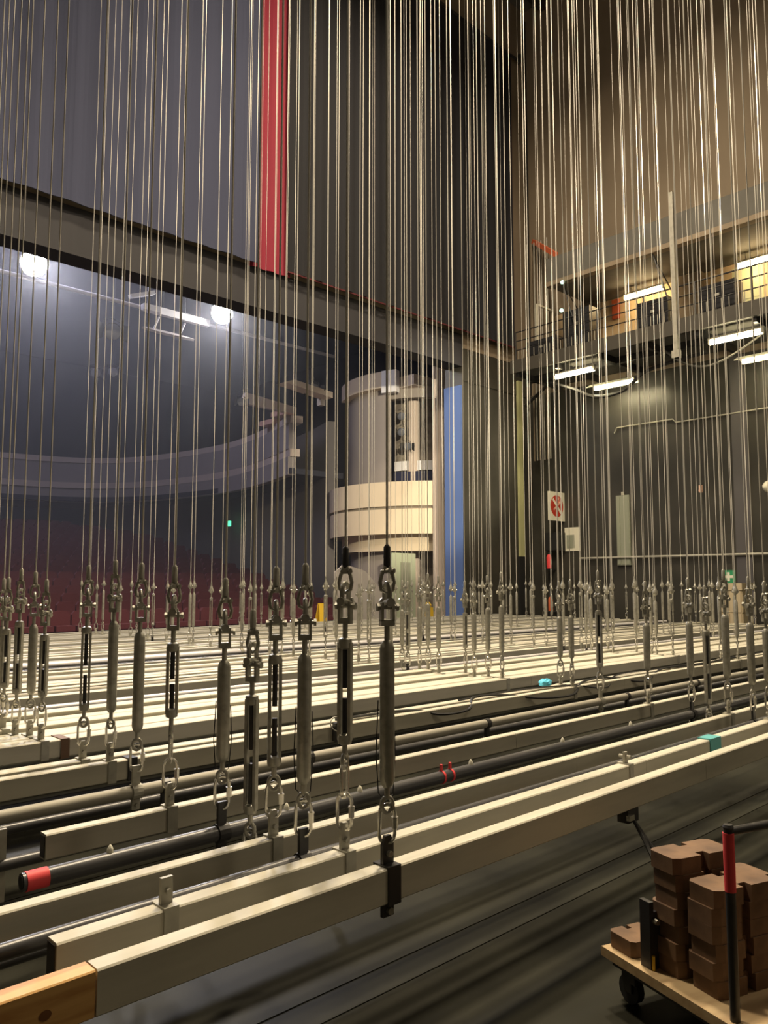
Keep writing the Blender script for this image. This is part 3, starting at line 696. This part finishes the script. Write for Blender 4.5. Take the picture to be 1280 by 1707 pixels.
# orange edge beam and corner pieces
tag(MB().sweep([(22.85, 16.2, 13.9), (20.55, 13.75, 11.98)], 0.10, 4).build('orange_beam', 'orange'), 'slanting red-orange beam at the gallery corner below the concrete', 'beam')
tt = thing('door_frame', 'pale open door frame at the far end of the gallery', 'frame', (22.2, 15.0, 8.63))
for a, b in (((-0.9, 0, 0), (-0.84, 0.06, 2.2)), ((0, 0, 0), (0.06, 0.06, 2.2))): MB().box(a, b).build('jamb', 'bar_paint', tt)
MB().box((-0.9, 0, 2.2), (0.06, 0.06, 2.26)).build('lintel', 'bar_paint', tt)
for k, (yy, zz) in enumerate(((13.3, 10.83), (13.35, 9.95))):
    tag(MB().lathe([(0.03, -0.03), (0.06, -0.01), (0.06, 0.04), (0.02, 0.07)], 10, (GX - 0.17, yy, zz)).build('indicator_light', 'led_mint', None, True),
        ['pale green indicator light on the upper gallery beam', 'pale green indicator light above the tall flight case'][k], 'light')
for k in range(7):
    yy = 15.3 + 0.14 * k
    tag(MB().cyl((22.35 + 0.03 * (k % 3), yy, 5.8), (22.35 + 0.03 * (k % 3), yy, 13.6), 0.025, 8).build('wall_conduit', 'concrete' if k % 2 else 'bar_grey'),
        'vertical conduit pipe at the stage corner, %s of seven from the curtain' % ordinal(7 - k), 'pipe', 'corner conduits')
# fluorescent luminaires
def tube(x, y0, y1, z, label, warm, reflector):
    tt = thing('fluorescent_lamp', label, 'lamp', (x, y0, z), 0, 'fluorescent gallery lamps'); L = y1 - y0
    MB().cyl((0, 0.03, 0), (0, L - 0.03, 0), 0.055, 10).build('tube', 'tube_glow_warm' if warm else 'tube_glow', tt, True)
    MB().box((-0.06, 0, -0.03), (0.06, 0.03, 0.12)).box((-0.06, L - 0.03, -0.03), (0.06, L, 0.12)).box((-0.05, 0, 0.09), (0.05, L, 0.14)).build('housing', 'bar_paint', tt)
    if reflector:
        MB().prism([(-0.30, 0.02), (-0.07, 0.135), (0.07, 0.135), (0.30, 0.02), (0.29, 0.0), (0.06, 0.12), (-0.06, 0.12), (-0.29, 0.0)], 0.0, L + 0.1,
                   Matrix(((1, 0, 0, 0), (0, 0, 1, 0), (0, 1, 0, 0), (0, 0, 0, 1)))).build('reflector', 'sign_white', tt)
    top = 8.2 if z < 9 else 10.9
    for yy in (0.25, L - 0.25): MB().cyl((0, yy, 0.14), (0, yy, top - z + 0.06), 0.008, 6).build('suspension', 'black_metal', tt)
tube(20.75, 12.55, 14.0, 8.06, 'lit fluorescent lamp under the gallery edge, nearest the corner', False, False)
tube(20.75, 7.62, 9.05, 8.06, 'lit fluorescent lamp under the gallery edge, right of the steel post', False, False)
tube(22.0, 11.93, 13.36, 7.80, 'lit fluorescent lamp with white reflector below the gallery near the black wall', False, True)
tube(22.0, 7.25, 8.69, 7.72, 'lit fluorescent lamp with white reflector at the right frame edge', False, True)
tube(22.3, 11.05, 12.38, 10.60, 'warm fluorescent lamp inside the gallery above black cases', True, False)
tube(22.3, 7.40, 8.84, 10.58, 'warm fluorescent lamp inside the gallery above the cream door', True, False)
tube(20.75, 2.7, 4.1, 8.06, 'lit fluorescent lamp under the gallery edge beyond the right side', False, False)
tube(22.0, 2.4, 3.85, 7.72, 'lit fluorescent lamp with white reflector beyond the right side', False, True)
tube(20.75, -2.3, -0.9, 8.06, 'lit fluorescent lamp under the gallery edge, farthest right beyond the frame', False, False)
# drooping cables below the gallery
cord('gallery_cable', 'dark cable bundle drooping under the gallery from the corner', 'cable', [(22.2, 16.2, 7.75), (21.9, 15.2, 8.15), (21.2, 14.6, 8.1), (21.2, 13.6, 7.7), (21.3, 12.9, 7.35), (21.4, 12.0, 7.4), (21.5, 11.2, 7.9), (21.6, 9.5, 8.1)], 0.06, 'black_metal')
cord('gallery_cable', 'dark cable drooping between the two right-hand gallery lamps', 'cable', [(20.9, 10.4, 8.2), (21.0, 9.9, 7.75), (21.1, 9.3, 7.55), (21.2, 8.6, 7.75), (21.3, 7.8, 8.2)], 0.03, 'concrete_dark')

# ================================================================== THINGS ON THE BLACK SIDE WALL
# projecting square no smoking board
tt = thing('no_smoking_sign', 'white square no smoking sign projecting from the black wall', 'sign', (22.05, 15.2, 3.68))
MB().box((0, 0, 0), (0.92, 0.05, 0.98)).build('board', 'sign_white', tt)
def disc_xz(cx, cz, r, y, n=28, ri=None):
    b = MB()
    if ri is None:
        b.add([(cx + r * cos(2 * pi * i / n), y, cz + r * sin(2 * pi * i / n)) for i in range(n)], [tuple(range(n))])
    else:
        b.add([(cx + q * cos(2 * pi * i / n), y, cz + q * sin(2 * pi * i / n)) for q in (r, ri) for i in range(n)], [(i, (i + 1) % n, n + (i + 1) % n, n + i) for i in range(n)])
    return b
disc_xz(0.46, 0.50, 0.37, -0.002).build('red_disc', 'sign_red', tt)
Mb = Matrix.Translation((0.46, -0.004, 0.50)) @ Matrix.Rotation(R(45), 4, 'Y')
MB().box((-0.33, -0.002, -0.045), (0.33, 0.0, 0.045), Mb).build('slash', 'sign_white', tt)
Mc = Matrix.Translation((0.46, -0.006, 0.50)) @ Matrix.Rotation(R(-35), 4, 'Y')
MB().box((-0.24, -0.002, -0.032), (0.22, 0.0, 0.032), Mc).build('cigarette', 'sign_pink', tt)
for k in range(3):
    MB().sweep([(0.56 + 0.04 * k + 0.02 * sin(q * 2.2), -0.004, 0.60 + 0.06 * q) for q in range(5 - k)], 0.009, 5).build('smoke_line', 'sign_pink', tt)
tt = thing('notice_board', 'pale paper notice on the black wall below the no smoking sign', 'notice', (XW - 0.06, 14.62, 2.66))
MB().box((0, 0, 0), (0.025, 0.58, 0.80)).build('sheet', 'sign_white', tt)
MB().box((-0.012, 0.20, 0.10), (0, 0.50, 0.55)).build('print_block', 'panel_grey_green', tt)
tt = thing('wall_cabinet', 'black box cabinet on the wall beside the pale notice', 'cabinet', (22.55, 15.18, 2.68))
MB().box((0, 0, 0), (0.4, 0.55, 0.62)).build('body', 'rope_black', tt); MB().box((-0.015, 0.02, 0.02), (0, 0.53, 0.60)).build('door', 'rope_black', tt)
tt = thing('tall_panel', 'tall grey-green padded panel mounted on the black wall', 'panel', (XW - 0.12, 12.72, 2.15))
MB().box((0.01, 0.02, 0), (0.085, 0.48, 2.25)).build('pad', 'panel_grey_green', tt)
for k in range(3): MB().box((-0.004, 0.05 + 0.15 * k, 0.03), (0.012, 0.16 + 0.15 * k, 2.2)).build('rib', 'panel_grey_green', tt)
MB().cyl((0.04, 0.25, 2.25), (0.04, 0.25, 2.36), 0.05, 8).build('cap', 'strap_paint', tt)
tt = thing('wall_rail', 'long thin steel rail running along the black wall', 'rail', (0, 0, 0))
MB().cyl((XW - 0.14, -5, 2.40), (XW - 0.14, 14.55, 2.40), 0.035, 8).build('rail', 'bar_grey', tt, True)
for i in range(10): MB().box((XW - 0.14, 14.2 - i * 1.9, 2.36), (XW - 0.031, 14.26 - i * 1.9, 2.42)).build('bracket', 'bar_grey', tt)
tag(MB().sweep([(XW - 0.10, 13.2, 6.45), (XW - 0.10, 13.1, 6.62), (XW - 0.10, 11.2, 6.62), (XW - 0.10, 11.1, 6.5), (XW - 0.10, 8.0, 6.52)], 0.022, 6).build('conduit', 'bar_grey'), 'thin conduit running across the upper black wall', 'pipe')
# crate stack with first aid sign
tt = thing('crate_stack', 'tan cabinet of four panels on a dark trolley against the black wall', 'cabinet', (21.0, 8.55, 0))
MB().box((0.0, 0.0, 0.16), (0.7, 0.62, 1.40)).build('body', 'crate', tt)
MB().box((-0.03, -0.03, 1.40), (0.73, 0.65, 1.58)).build('lid', 'crate', tt)
for a, b in ((0.02, 0.30), (0.32, 0.60)):
    for z0, z1 in ((0.2, 0.78), (0.82, 1.37)): MB().box((-0.02, a, z0), (0.0, b, z1)).build('panel', 'crate', tt); MB().box((a, -0.02, z0), (b + 0.05, 0.0, z1)).build('panel', 'crate', tt)
MB().box((0.05, 0.05, 0.10), (0.65, 0.57, 0.16)).build('trolley_frame', 'black_metal', tt)
for a in (0.1, 0.55):
    for b in (0.1, 0.5): MB().cyl((a - 0.02, b, 0.05), (a + 0.02, b, 0.05), 0.05, 10).build('wheel', 'rope_black', tt)
tt = thing('first_aid_sign', 'green first aid sign with white cross above the tan cabinet', 'sign', (20.98, 8.68, 1.582))
MB().box((0, 0, 0), (0.02, 0.36, 0.34)).box((0.02, 0.1, 0), (0.12, 0.26, 0.02)).build('plate', 'sign_green', tt)
PL = [(-0.035, -0.12), (0.035, -0.12), (0.035, -0.035), (0.12, -0.035), (0.12, 0.035), (0.035, 0.035), (0.035, 0.12), (-0.035, 0.12), (-0.035, 0.035), (-0.12, 0.035), (-0.12, -0.035), (-0.035, -0.035)]
MB().prism(PL, -0.006, -0.0005, Matrix(((0, 0, 1, 0), (1, 0, 0, 0.18), (0, 1, 0, 0.17), (0, 0, 0, 1)))).build('cross', 'sign_white', tt)
tt = thing('globe_lamp', 'pale round globe lamp on the black wall at right', 'lamp', (XW - 0.35, 8.35, 4.25))
MB().lathe([(0.02, -0.17), (0.11, -0.13), (0.17, -0.04), (0.17, 0.04), (0.11, 0.13), (0.03, 0.17)], 14).build('globe', 'glass_globe', tt, True)
MB().cyl((0, 0, -0.16), (0.32, 0, -0.24), 0.02, 8).build('arm', 'bar_grey', tt)
tt = thing('pendant_pulley', 'small pale cleat hanging from cords on the black wall', 'pulley', (XW - 0.3, 10.3, 4.25))
MB().box((-0.04, -0.04, 0), (0.04, 0.04, 0.22)).cyl((-0.05, 0, 0.06), (0.05, 0, 0.06), 0.05, 10).build('block', 'sign_pink', tt); MB().cyl((0, 0, 0.22), (0, 0, 4.2), 0.012, 6).build('cord', 'bar_grey', tt)
# corner: yellow green strip, red extinguishers
tt = thing('corner_strip', 'tall pale yellow-green strip standing against the black pier', 'panel', (22.18, YP - 0.12, 2.50))
MB().box((0, 0, 0), (0.26, 0.10, 6.2)).build('strip', 'yellow_green', tt); MB().box((-0.02, 0.02, -2.5), (0.28, 0.115, 0)).build('base', 'rope_black', tt)
def extinguisher(loc, label, m):
    tt = thing('fire_extinguisher', label, 'extinguisher', loc)
    MB().lathe([(0.05, 0), (0.085, 0.02), (0.085, 0.40), (0.06, 0.47), (0.03, 0.50)], 12).build('cylinder', m, tt, True)
    MB().lathe([(0.03, 0.50), (0.03, 0.56)], 8).box((-0.02, -0.09, 0.54), (0.02, 0.03, 0.57)).build('valve', 'black_metal', tt)
    MB().box((-0.02, -0.088, 0.15), (0.02, -0.08, 0.33)).build('paper_label', 'sign_white', tt)
extinguisher((22.60, 15.62, 2.06), 'red fire extinguisher hung on the corner wall below the sign', 'tape_red')
tag(MB().box((22.5, 15.60, 2.02), (22.96, 15.66, 2.06)).build('shelf_bracket', 'black_metal'), 'small black shelf bracket under the red extinguisher', 'bracket')
extinguisher((22.62, 15.60, 0.62), 'orange-red fire extinguisher low at the wall corner', 'orange')
tag(MB().box((22.45, 15.45, 0), (22.8, 15.75, 0.615)).box((22.43, 15.43, 0.58), (22.82, 15.77, 0.618)).build('stand', 'black_metal'), 'black stand under the low extinguisher', 'stand')

# ================================================================== AUDITORIUM
# proscenium reveal, blue light put into its colour, and side boxes tower
tag(MB().box((19.25, YP + 0.01, 0), (19.298, YP + 0.76, 8.0)).box((19.245, YP + 0.01, 8.0), (19.298, YP + 0.76, 8.06)).build('blue_lit_reveal', 'blue_lit_reveal'), 'tall narrow reveal with blue light in its colour, beside the fluted column', 'panel')
def fluted(x, y, r, z1, label):
    tt = thing('fluted_column', label, 'column', (x, y, 0)); n = 96
    poly = [((r - 0.035 * max(0, sin(12 * 2 * pi * i / n)) ** 0.6) * cos(2 * pi * i / n), (r - 0.035 * max(0, sin(12 * 2 * pi * i / n)) ** 0.6) * sin(2 * pi * i / n)) for i in range(n)]
    MB().prism(poly, 0.25, z1).build('shaft', 'column', tt)
    MB().lathe([(r + 0.08, 0), (r + 0.08, 0.12), (r + 0.02, 0.2), (r, 0.25)], 24).build('base', 'column', tt, True)
fluted(20.14, 18.39, 0.25, 9.25, 'pale fluted column in front, next to the blue reveal')
fluted(20.77, 20.27, 0.23, 8.95, 'pale fluted column standing behind the box balcony')
CX, CY = 22.77, 21.4
def arc(r, a0, a1, n=28): return [(CX + r * cos(R(a0 + (a1 - a0) * i / n)), CY + r * sin(R(a0 + (a1 - a0) * i / n))) for i in range(n + 1)]
tt = thing('box_balcony', 'cream curved box balcony projecting beside the proscenium', 'balcony', (0, 0, 0))
MB().wall(arc(3.95, -252, -130), 4.28, 5.15, 0.25).build('parapet', 'plaster', tt, True)
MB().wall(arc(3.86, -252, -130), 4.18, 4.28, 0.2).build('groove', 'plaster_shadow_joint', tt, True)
MB().wall(arc(3.92, -252, -130), 3.30, 4.18, 0.25).build('lower_band', 'plaster', tt, True)
MB().prism(arc(3.85, -252, -130)[::-1] + [(CX, CY)], 3.30, 3.42).build('soffit', 'plaster', tt)
MB().wall(arc(3.45, -248, -130), 2.72, 3.30, 0.2).build('support_ring', 'plaster', tt, True)
MB().prism(arc(3.4, -248, -130)[::-1] + [(CX, CY)], 2.72, 2.80).build('support_soffit', 'plaster', tt)
tt = thing('box_tower', 'grey curved tower wall rising above the box balcony', 'tower', (0, 0, 0))
MB().wall(arc(3.2, -235, -165), 3.43, 8.75, 0.3).build('wall', 'tower_grey', tt, True)
MB().wall(arc(3.1, -235, -165), 0, 2.71, 0.3).build('base_wall', 'tower_grey', tt, True)
MB().wall(arc(2.2, -172, -60), 0, 8.9, 0.3).build('inner_wall', 'tower_brown', tt, True)
MB().wall(arc(3.5, -215, -166), 8.70, 9.30, 0.35).build('cornice', 'plaster', tt, True, 'cream cornice along the tower top')
P0 = arc(3.5, -166, -156, 4)
MB().wall(P0, 8.5, 9.32, 0.3).build('cornice_end', 'white_paint', tt, label='bright white cornice end')
MB().wall(arc(2.45, -168, -128), 5.75, 6.1, 0.25).build('ledge', 'white_paint', tt, True)
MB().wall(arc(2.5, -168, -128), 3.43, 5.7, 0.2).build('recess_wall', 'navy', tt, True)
MB().wall(arc(3.0, -166, -125), 8.35, 8.75, 0.3).build('crown_beam', 'tower_grey', tt, True)
MB().box((19.9, 19.4, 8.7), (20.9, 20.4, 9.1)).build('capital_block', 'column', tt)
def px_on_tower(a, r, z): return (CX + r * cos(R(a)), CY + r * sin(R(a)), z)
def spotlight(loc, aim, label, on=False, s=1.0, group='stage lanterns', top=None):
    tt = thing('stage_lantern', label, 'spotlight', loc, 0, group)
    d = (Vector(aim) - Vector(loc)).normalized(); q = d.to_track_quat('Z', 'Y').to_matrix().to_4x4()
    def tr(b): b.v = [tuple(q @ Vector(p)) for p in b.v]; return b
    tr(MB().lathe([(0.10 * s, -0.42 * s), (0.17 * s, -0.36 * s), (0.19 * s, -0.1 * s), (0.24 * s, 0.02 * s), (0.25 * s, 0.10 * s)], 16)).build('housing', 'black_metal', tt, True)
    tr(MB().lathe([(0.01 * s, 0.102 * s), (0.225 * s, 0.103 * s), (0.225 * s, 0.112 * s), (0.15 * s, 0.130 * s), (0.01 * s, 0.136 * s)], 20)).build('lens', 'lens_glow' if on else 'glass_dark', tt, True)
    for sx in (() if on else (-1, 1)):
        b = MB(); b.add([(sx * 0.26 * s, -0.2 * s, 0.10 * s), (sx * 0.26 * s, 0.2 * s, 0.10 * s), (sx * 0.40 * s, 0.24 * s, 0.36 * s), (sx * 0.40 * s, -0.24 * s, 0.36 * s),
               (sx * 0.275 * s, -0.2 * s, 0.10 * s), (sx * 0.275 * s, 0.2 * s, 0.10 * s), (sx * 0.415 * s, 0.24 * s, 0.36 * s), (sx * 0.415 * s, -0.24 * s, 0.36 * s)],
              [(0, 1, 2, 3), (7, 6, 5, 4), (0, 4, 5, 1), (1, 5, 6, 2), (2, 6, 7, 3), (3, 7, 4, 0)])
        tr(b).build('barn_door', 'black_metal', tt)
    tp = top if top is not None else 0.5
    MB().sweep([(0.27 * s, 0, 0), (0.27 * s, 0, 0.3 * s), (0, 0, 0.38 * s), (-0.27 * s, 0, 0.3 * s), (-0.27 * s, 0, 0)], 0.018 * s, 6).cyl((0, 0, 0.38 * s), (0, 0, tp), 0.025 * s, 8).build('yoke', 'black_metal', tt)
    return tt
for k, (a, z) in enumerate(((-158, 7.75), (-158, 7.15), (-153, 6.6))):
    p = px_on_tower(a, 2.75, z)
    spotlight(p, (10, 10, 2), ['round black lantern, top of three beside the fluted column', 'round black lantern, middle of three beside the fluted column', 'round black lantern, lowest of three beside the fluted column'][k], s=0.62, top=0.3)
# lower front of the tower: doorway, grey partition, yellow stand
d2 = struct(MB().box((18.85, 19.45, 0), (20.0, 19.55, 2.62)).build('door_2', 'mint'), 'pale green doorway below the box balcony')
put('door_panel', MB().box((19.25, 19.40, 0.1), (19.7, 19.45, 2.3)).mesh('door_panel', 'panel_grey_green'), d2)
put('door_handle', MB().cyl((19.3, 19.36, 1.1), (19.3, 19.36, 1.3), 0.02, 8).mesh('door_handle', 'black_metal'), d2)
tt = thing('grey_partition', 'light grey partition with sloping top at the tower foot', 'partition', (14.95, 17.9, 0))
MB().prism([(0, 0), (1.9, 0), (1.9, 1.35), (1.2, 1.95), (0.35, 2.15), (0, 1.9)], 0, 0.06, Matrix.Rotation(pi / 2, 4, 'X')).build('panel', 'grey_flat', tt)
MB().box((0, 0, 0), (1.9, 0.3, 0.08)).build('foot', 'black_metal', tt)
tt = thing('caution_stand', 'yellow folding floor sign standing at the stage edge', 'sign', (14.05, 17.6, 0))
for sgn in (-1, 1):
    MB().prism([(0, 0), (0.34, 0), (0.26, 1.02), (0.08, 1.02)], 0, 0.02, Matrix.Translation((0, 0.18 * sgn, 0)) @ Matrix.Rotation(R(9 * sgn), 4, 'X') @ Matrix.Rotation(pi / 2, 4, 'X')).build('leaf', 'yellow', tt)
tag(MB().box((18.95, 17.9, 0), (19.25, 18.15, 0.78)).lathe([(0.10, 0.78), (0.12, 0.86), (0.05, 0.95)], 10, (19.1, 18.0, 0)).build('small_bollard', 'yellow'), 'small yellow bollard near the pale green doorway', 'bollard')
# big curved balcony of the auditorium
BP = [(-7.5, 33), (-4, 36.5), (0, 39), (5, 40.8), (9, 41.3), (12.7, 41.07), (16.1, 40.3), (18.2, 38.2), (19.2, 34.9), (19.55, 31.1), (18.9, 27.3), (18.0, 24.2)]
def smooth(pts, k=5):
    P = [Vector(p) for p in pts]; out = []
    for i in range(len(P) - 1):
        p0 = P[max(i - 1, 0)]; p1 = P[i]; p2 = P[i + 1]; p3 = P[min(i + 2, len(P) - 1)]
        for q in range(k):
            t = q / k; r = 0.5 * ((2 * p1) + (p2 - p0) * t + (2 * p0 - 5 * p1 + 4 * p2 - p3) * t * t + (3 * p1 - p0 - 3 * p2 + p3) * t ** 3); out.append((r.x, r.y))
    out.append(tuple(P[-1])); return out
SB = smooth(BP)
tt = thing('circle_balcony', 'long curved grey auditorium balcony with pale rim', 'balcony', (0, 0, 0))
MB().wall(SB, 7.78, 8.05, 0.5).build('rim', 'balcony_rim', tt, True, 'pale top rim')
MB().wall([(x, y + 0.12) for x, y in SB], 6.75, 7.78, 0.3).build('front', 'balcony', tt, True)
MB().wall([(x, y + 0.02) for x, y in SB], 6.45, 6.75, 0.4).build('moulding', 'balcony_rim', tt, True)
MB().wall([(x, y + 0.15) for x, y in SB], 5.75, 6.45, 0.3).build('lower_front', 'balcony', tt, True)
MB().prism(SB + [(21, 24), (22, 34), (20, 44), (10, 47), (-8, 46)], 5.78, 6.0).build('soffit', 'aud_dark', tt)
for k, (x, y) in enumerate(((17.9, 24.6), (18.6, 26.4))):
    MB().box((x - 0.2, y - 0.5, 8.05), (x + 0.2, y + 0.5, 8.25)).build('ledge_block', 'sign_pink', tt)
tt = thing('bracket_beam', 'pale triangular bracket jutting over the balcony rim', 'beam', (17.6, 24.3, 8.15))
MB().prism([(-1.9, 0.0), (0.6, -0.05), (0.6, 0.22), (-1.7, 0.42)], 0, 0.2, Matrix.Rotation(pi / 2, 4, 'X')).build('beam', 'balcony_rim', tt); MB().box((0.3, 0, -0.4), (0.6, 0.3, 0)).build('foot', 'balcony', tt)
# raked red seats: rows of backs nobody could count
b = MB()
for k in range(18):
    y = 20.6 + 1.08 * k; z = 0.12 + 0.225 * k
    x1 = 19.0 if y < 36 else 19.0 - (y - 36) * 0.9
    b.box((-6, y, 0), (x1, y + 1.08, z))
    n = int((x1 + 6) / 0.56)
    for i in range(n):
        x = -6 + i * 0.56
        b.prism([(x + 0.02, 0), (x + 0.54, 0), (x + 0.54, 0.62), (x + 0.46, 0.72), (x + 0.10, 0.72), (x + 0.02, 0.62)], 0, 0.12, Matrix.Translation((0, y + 0.75, z)) @ Matrix.Rotation(pi / 2, 4, 'X'))
        b.box((x + 0.03, y + 0.25, z + 0.2), (x + 0.53, y + 0.66, z + 0.34))
o = b.build('theatre_seats', 'seat_red'); o['kind'] = 'stuff'; o['label'] = 'dark red raked rows of theatre seats'; o['category'] = 'seats'
tag(MB().box((20.9, 33.0, 4.35), (21.0, 33.3, 4.6)).box((20.88, 33.05, 4.4), (20.9, 33.25, 4.55)).build('exit_light', 'led_green'), 'tiny green emergency light in the dark auditorium', 'light')
# lighting bridge
tt = thing('lighting_bridge', 'pale horizontal lighting bridge pipe carrying two lit lanterns', 'truss', (0, 0, 0))
MB().cyl((-6, 24, 10.72), (20, 24, 10.72), 0.065, 10).build('pipe', 'pipe_pale', tt, True)
MB().box((11.9, 23.9, 10.62), (14.2, 24.1, 10.86)).build('cable_duct', 'white_paint', tt)
for i in range(5): MB().cyl((-4 + i * 5.5, 24.1, 10.72), (-4 + i * 5.5, 24.1, 15), 0.025, 6).build('hanger', 'black_metal', tt)
L1, L2 = (8.02, 23.6, 11.05), (14.49, 23.6, 11.1)
spotlight(L1, (2.5, 3, 3.0), 'brightly lit lantern on the lighting bridge, far left', True, 1.6, top=3.9)
spotlight(L2, (2.5, 3, 3.0), 'brightly lit lantern on the lighting bridge, right of the pale panel', True, 1.6, top=3.85)
for nm, l in (('left_lantern_beam', L1), ('right_lantern_beam', L2)):
    dd = (Vector((6, 9, 3)) - Vector(l)).normalized()
    lamp(nm, 'SPOT', Vector(l) + dd * 0.3, 2500, (0.95, 0.93, 1.0), (6, 9.5, 3.5), spot_size=R(44), spot_blend=0.7, shadow_soft_size=0.25)
spotlight((10.5, 23.6, 9.55), (5, 5, 2), 'unlit silver-lensed lantern hanging below the bridge', s=1.1, top=5.40)
spotlight((12.3, 29, 9.6), (5, 5, 2), 'small unlit lantern far back under the ceiling, left one', s=0.8, top=5.38)
spotlight((13.2, 29.5, 9.9), (5, 5, 2), 'small unlit lantern far back under the ceiling, right one', s=0.8, top=5.08)
spotlight((14.9, 22.9, 7.85), (5, 5, 2), 'small unlit lantern hanging low near the balcony rim', s=0.6, top=7.1)
spotlight((16.2, 20.5, 8.1), (8, 8, 2), 'unlit lantern on the bracket left of the tower', s=0.8, top=0.4)
tt = thing('hexagonal_reflector', 'pale six-sided ceiling reflector hanging below the bridge', 'reflector', (12.4, 23.6, 9.85))
MB().prism([(-0.9, 0), (-0.55, 0.30), (0.45, 0.36), (1.0, 0.0), (0.5, -0.28), (-0.5, -0.30)], 0, 0.08, Matrix.Rotation(R(25), 4, 'X')).build('panel', 'balcony', tt)
for x in (-0.5, 0.45): MB().cyl((x, 0, 0.05), (x + 0.2, 0, 0.55), 0.03, 6).build('strut', 'white_paint', tt); MB().cyl((x + 0.2, 0, 0.55), (x + 0.2, 0, 5.13), 0.012, 6).build('suspension', 'black_metal', tt)
tt = thing('tilted_panel', 'white tilted strip light on the bridge between the lit lanterns', 'panel', (11.6, 23.8, 11.0))
MB().box((-0.45, -0.1, 0.02), (0.45, 0.1, 0.14), Matrix.Rotation(R(-22), 4, 'Y')).build('arm', 'white_paint', tt); MB().box((0.0, -0.12, -0.42), (0.6, 0.12, -0.22)).build('box', 'white_paint', tt)
MB().cyl((0.2, 0, -0.22), (0.2, 0, 0.6), 0.03, 6).build('stem', 'white_paint', tt)
tt = thing('tower_bracket', 'pale bracket shelf with lanterns left of the tower', 'shelf', (15.6, 20.6, 7.9))
MB().prism([(-0.9, 0.1), (1.1, -0.1), (1.1, 0.1), (-0.5, 0.25)], 0, 0.5, Matrix.Rotation(pi / 2, 4, 'X')).build('shelf', 'balcony_rim', tt); MB().box((0.9, -0.1, -0.3), (1.1, 0.1, 0)).build('foot', 'balcony', tt); MB().cyl((0.2, -0.25, 0.1), (0.2, -0.25, 7.1), 0.02, 6).build('suspension', 'black_metal', tt)

# haze volume added in place of lens glow around the lanterns
hm = bpy.data.materials.new('haze'); hm.use_nodes = True; nt = hm.node_tree
nt.nodes.remove(nt.nodes['Principled BSDF']); vs = nt.nodes.new('ShaderNodeVolumeScatter')
vs.inputs['Color'].default_value = (0.85, 0.88, 1.0, 1); vs.inputs['Density'].default_value = 0.012; vs.inputs['Anisotropy'].default_value = 0.35
nt.links.new(vs.outputs[0], nt.nodes['Material Output'].inputs['Volume']); MATS['haze'] = hm
hz = MB().box((-8.3, YP + 0.78, 0.01), (29.9, 47.5, 14.95)).build('haze', 'haze')
hz['kind'] = 'stuff'; hz['label'] = 'thin blue-grey haze added in the auditorium for lens glow'; hz['category'] = 'haze'
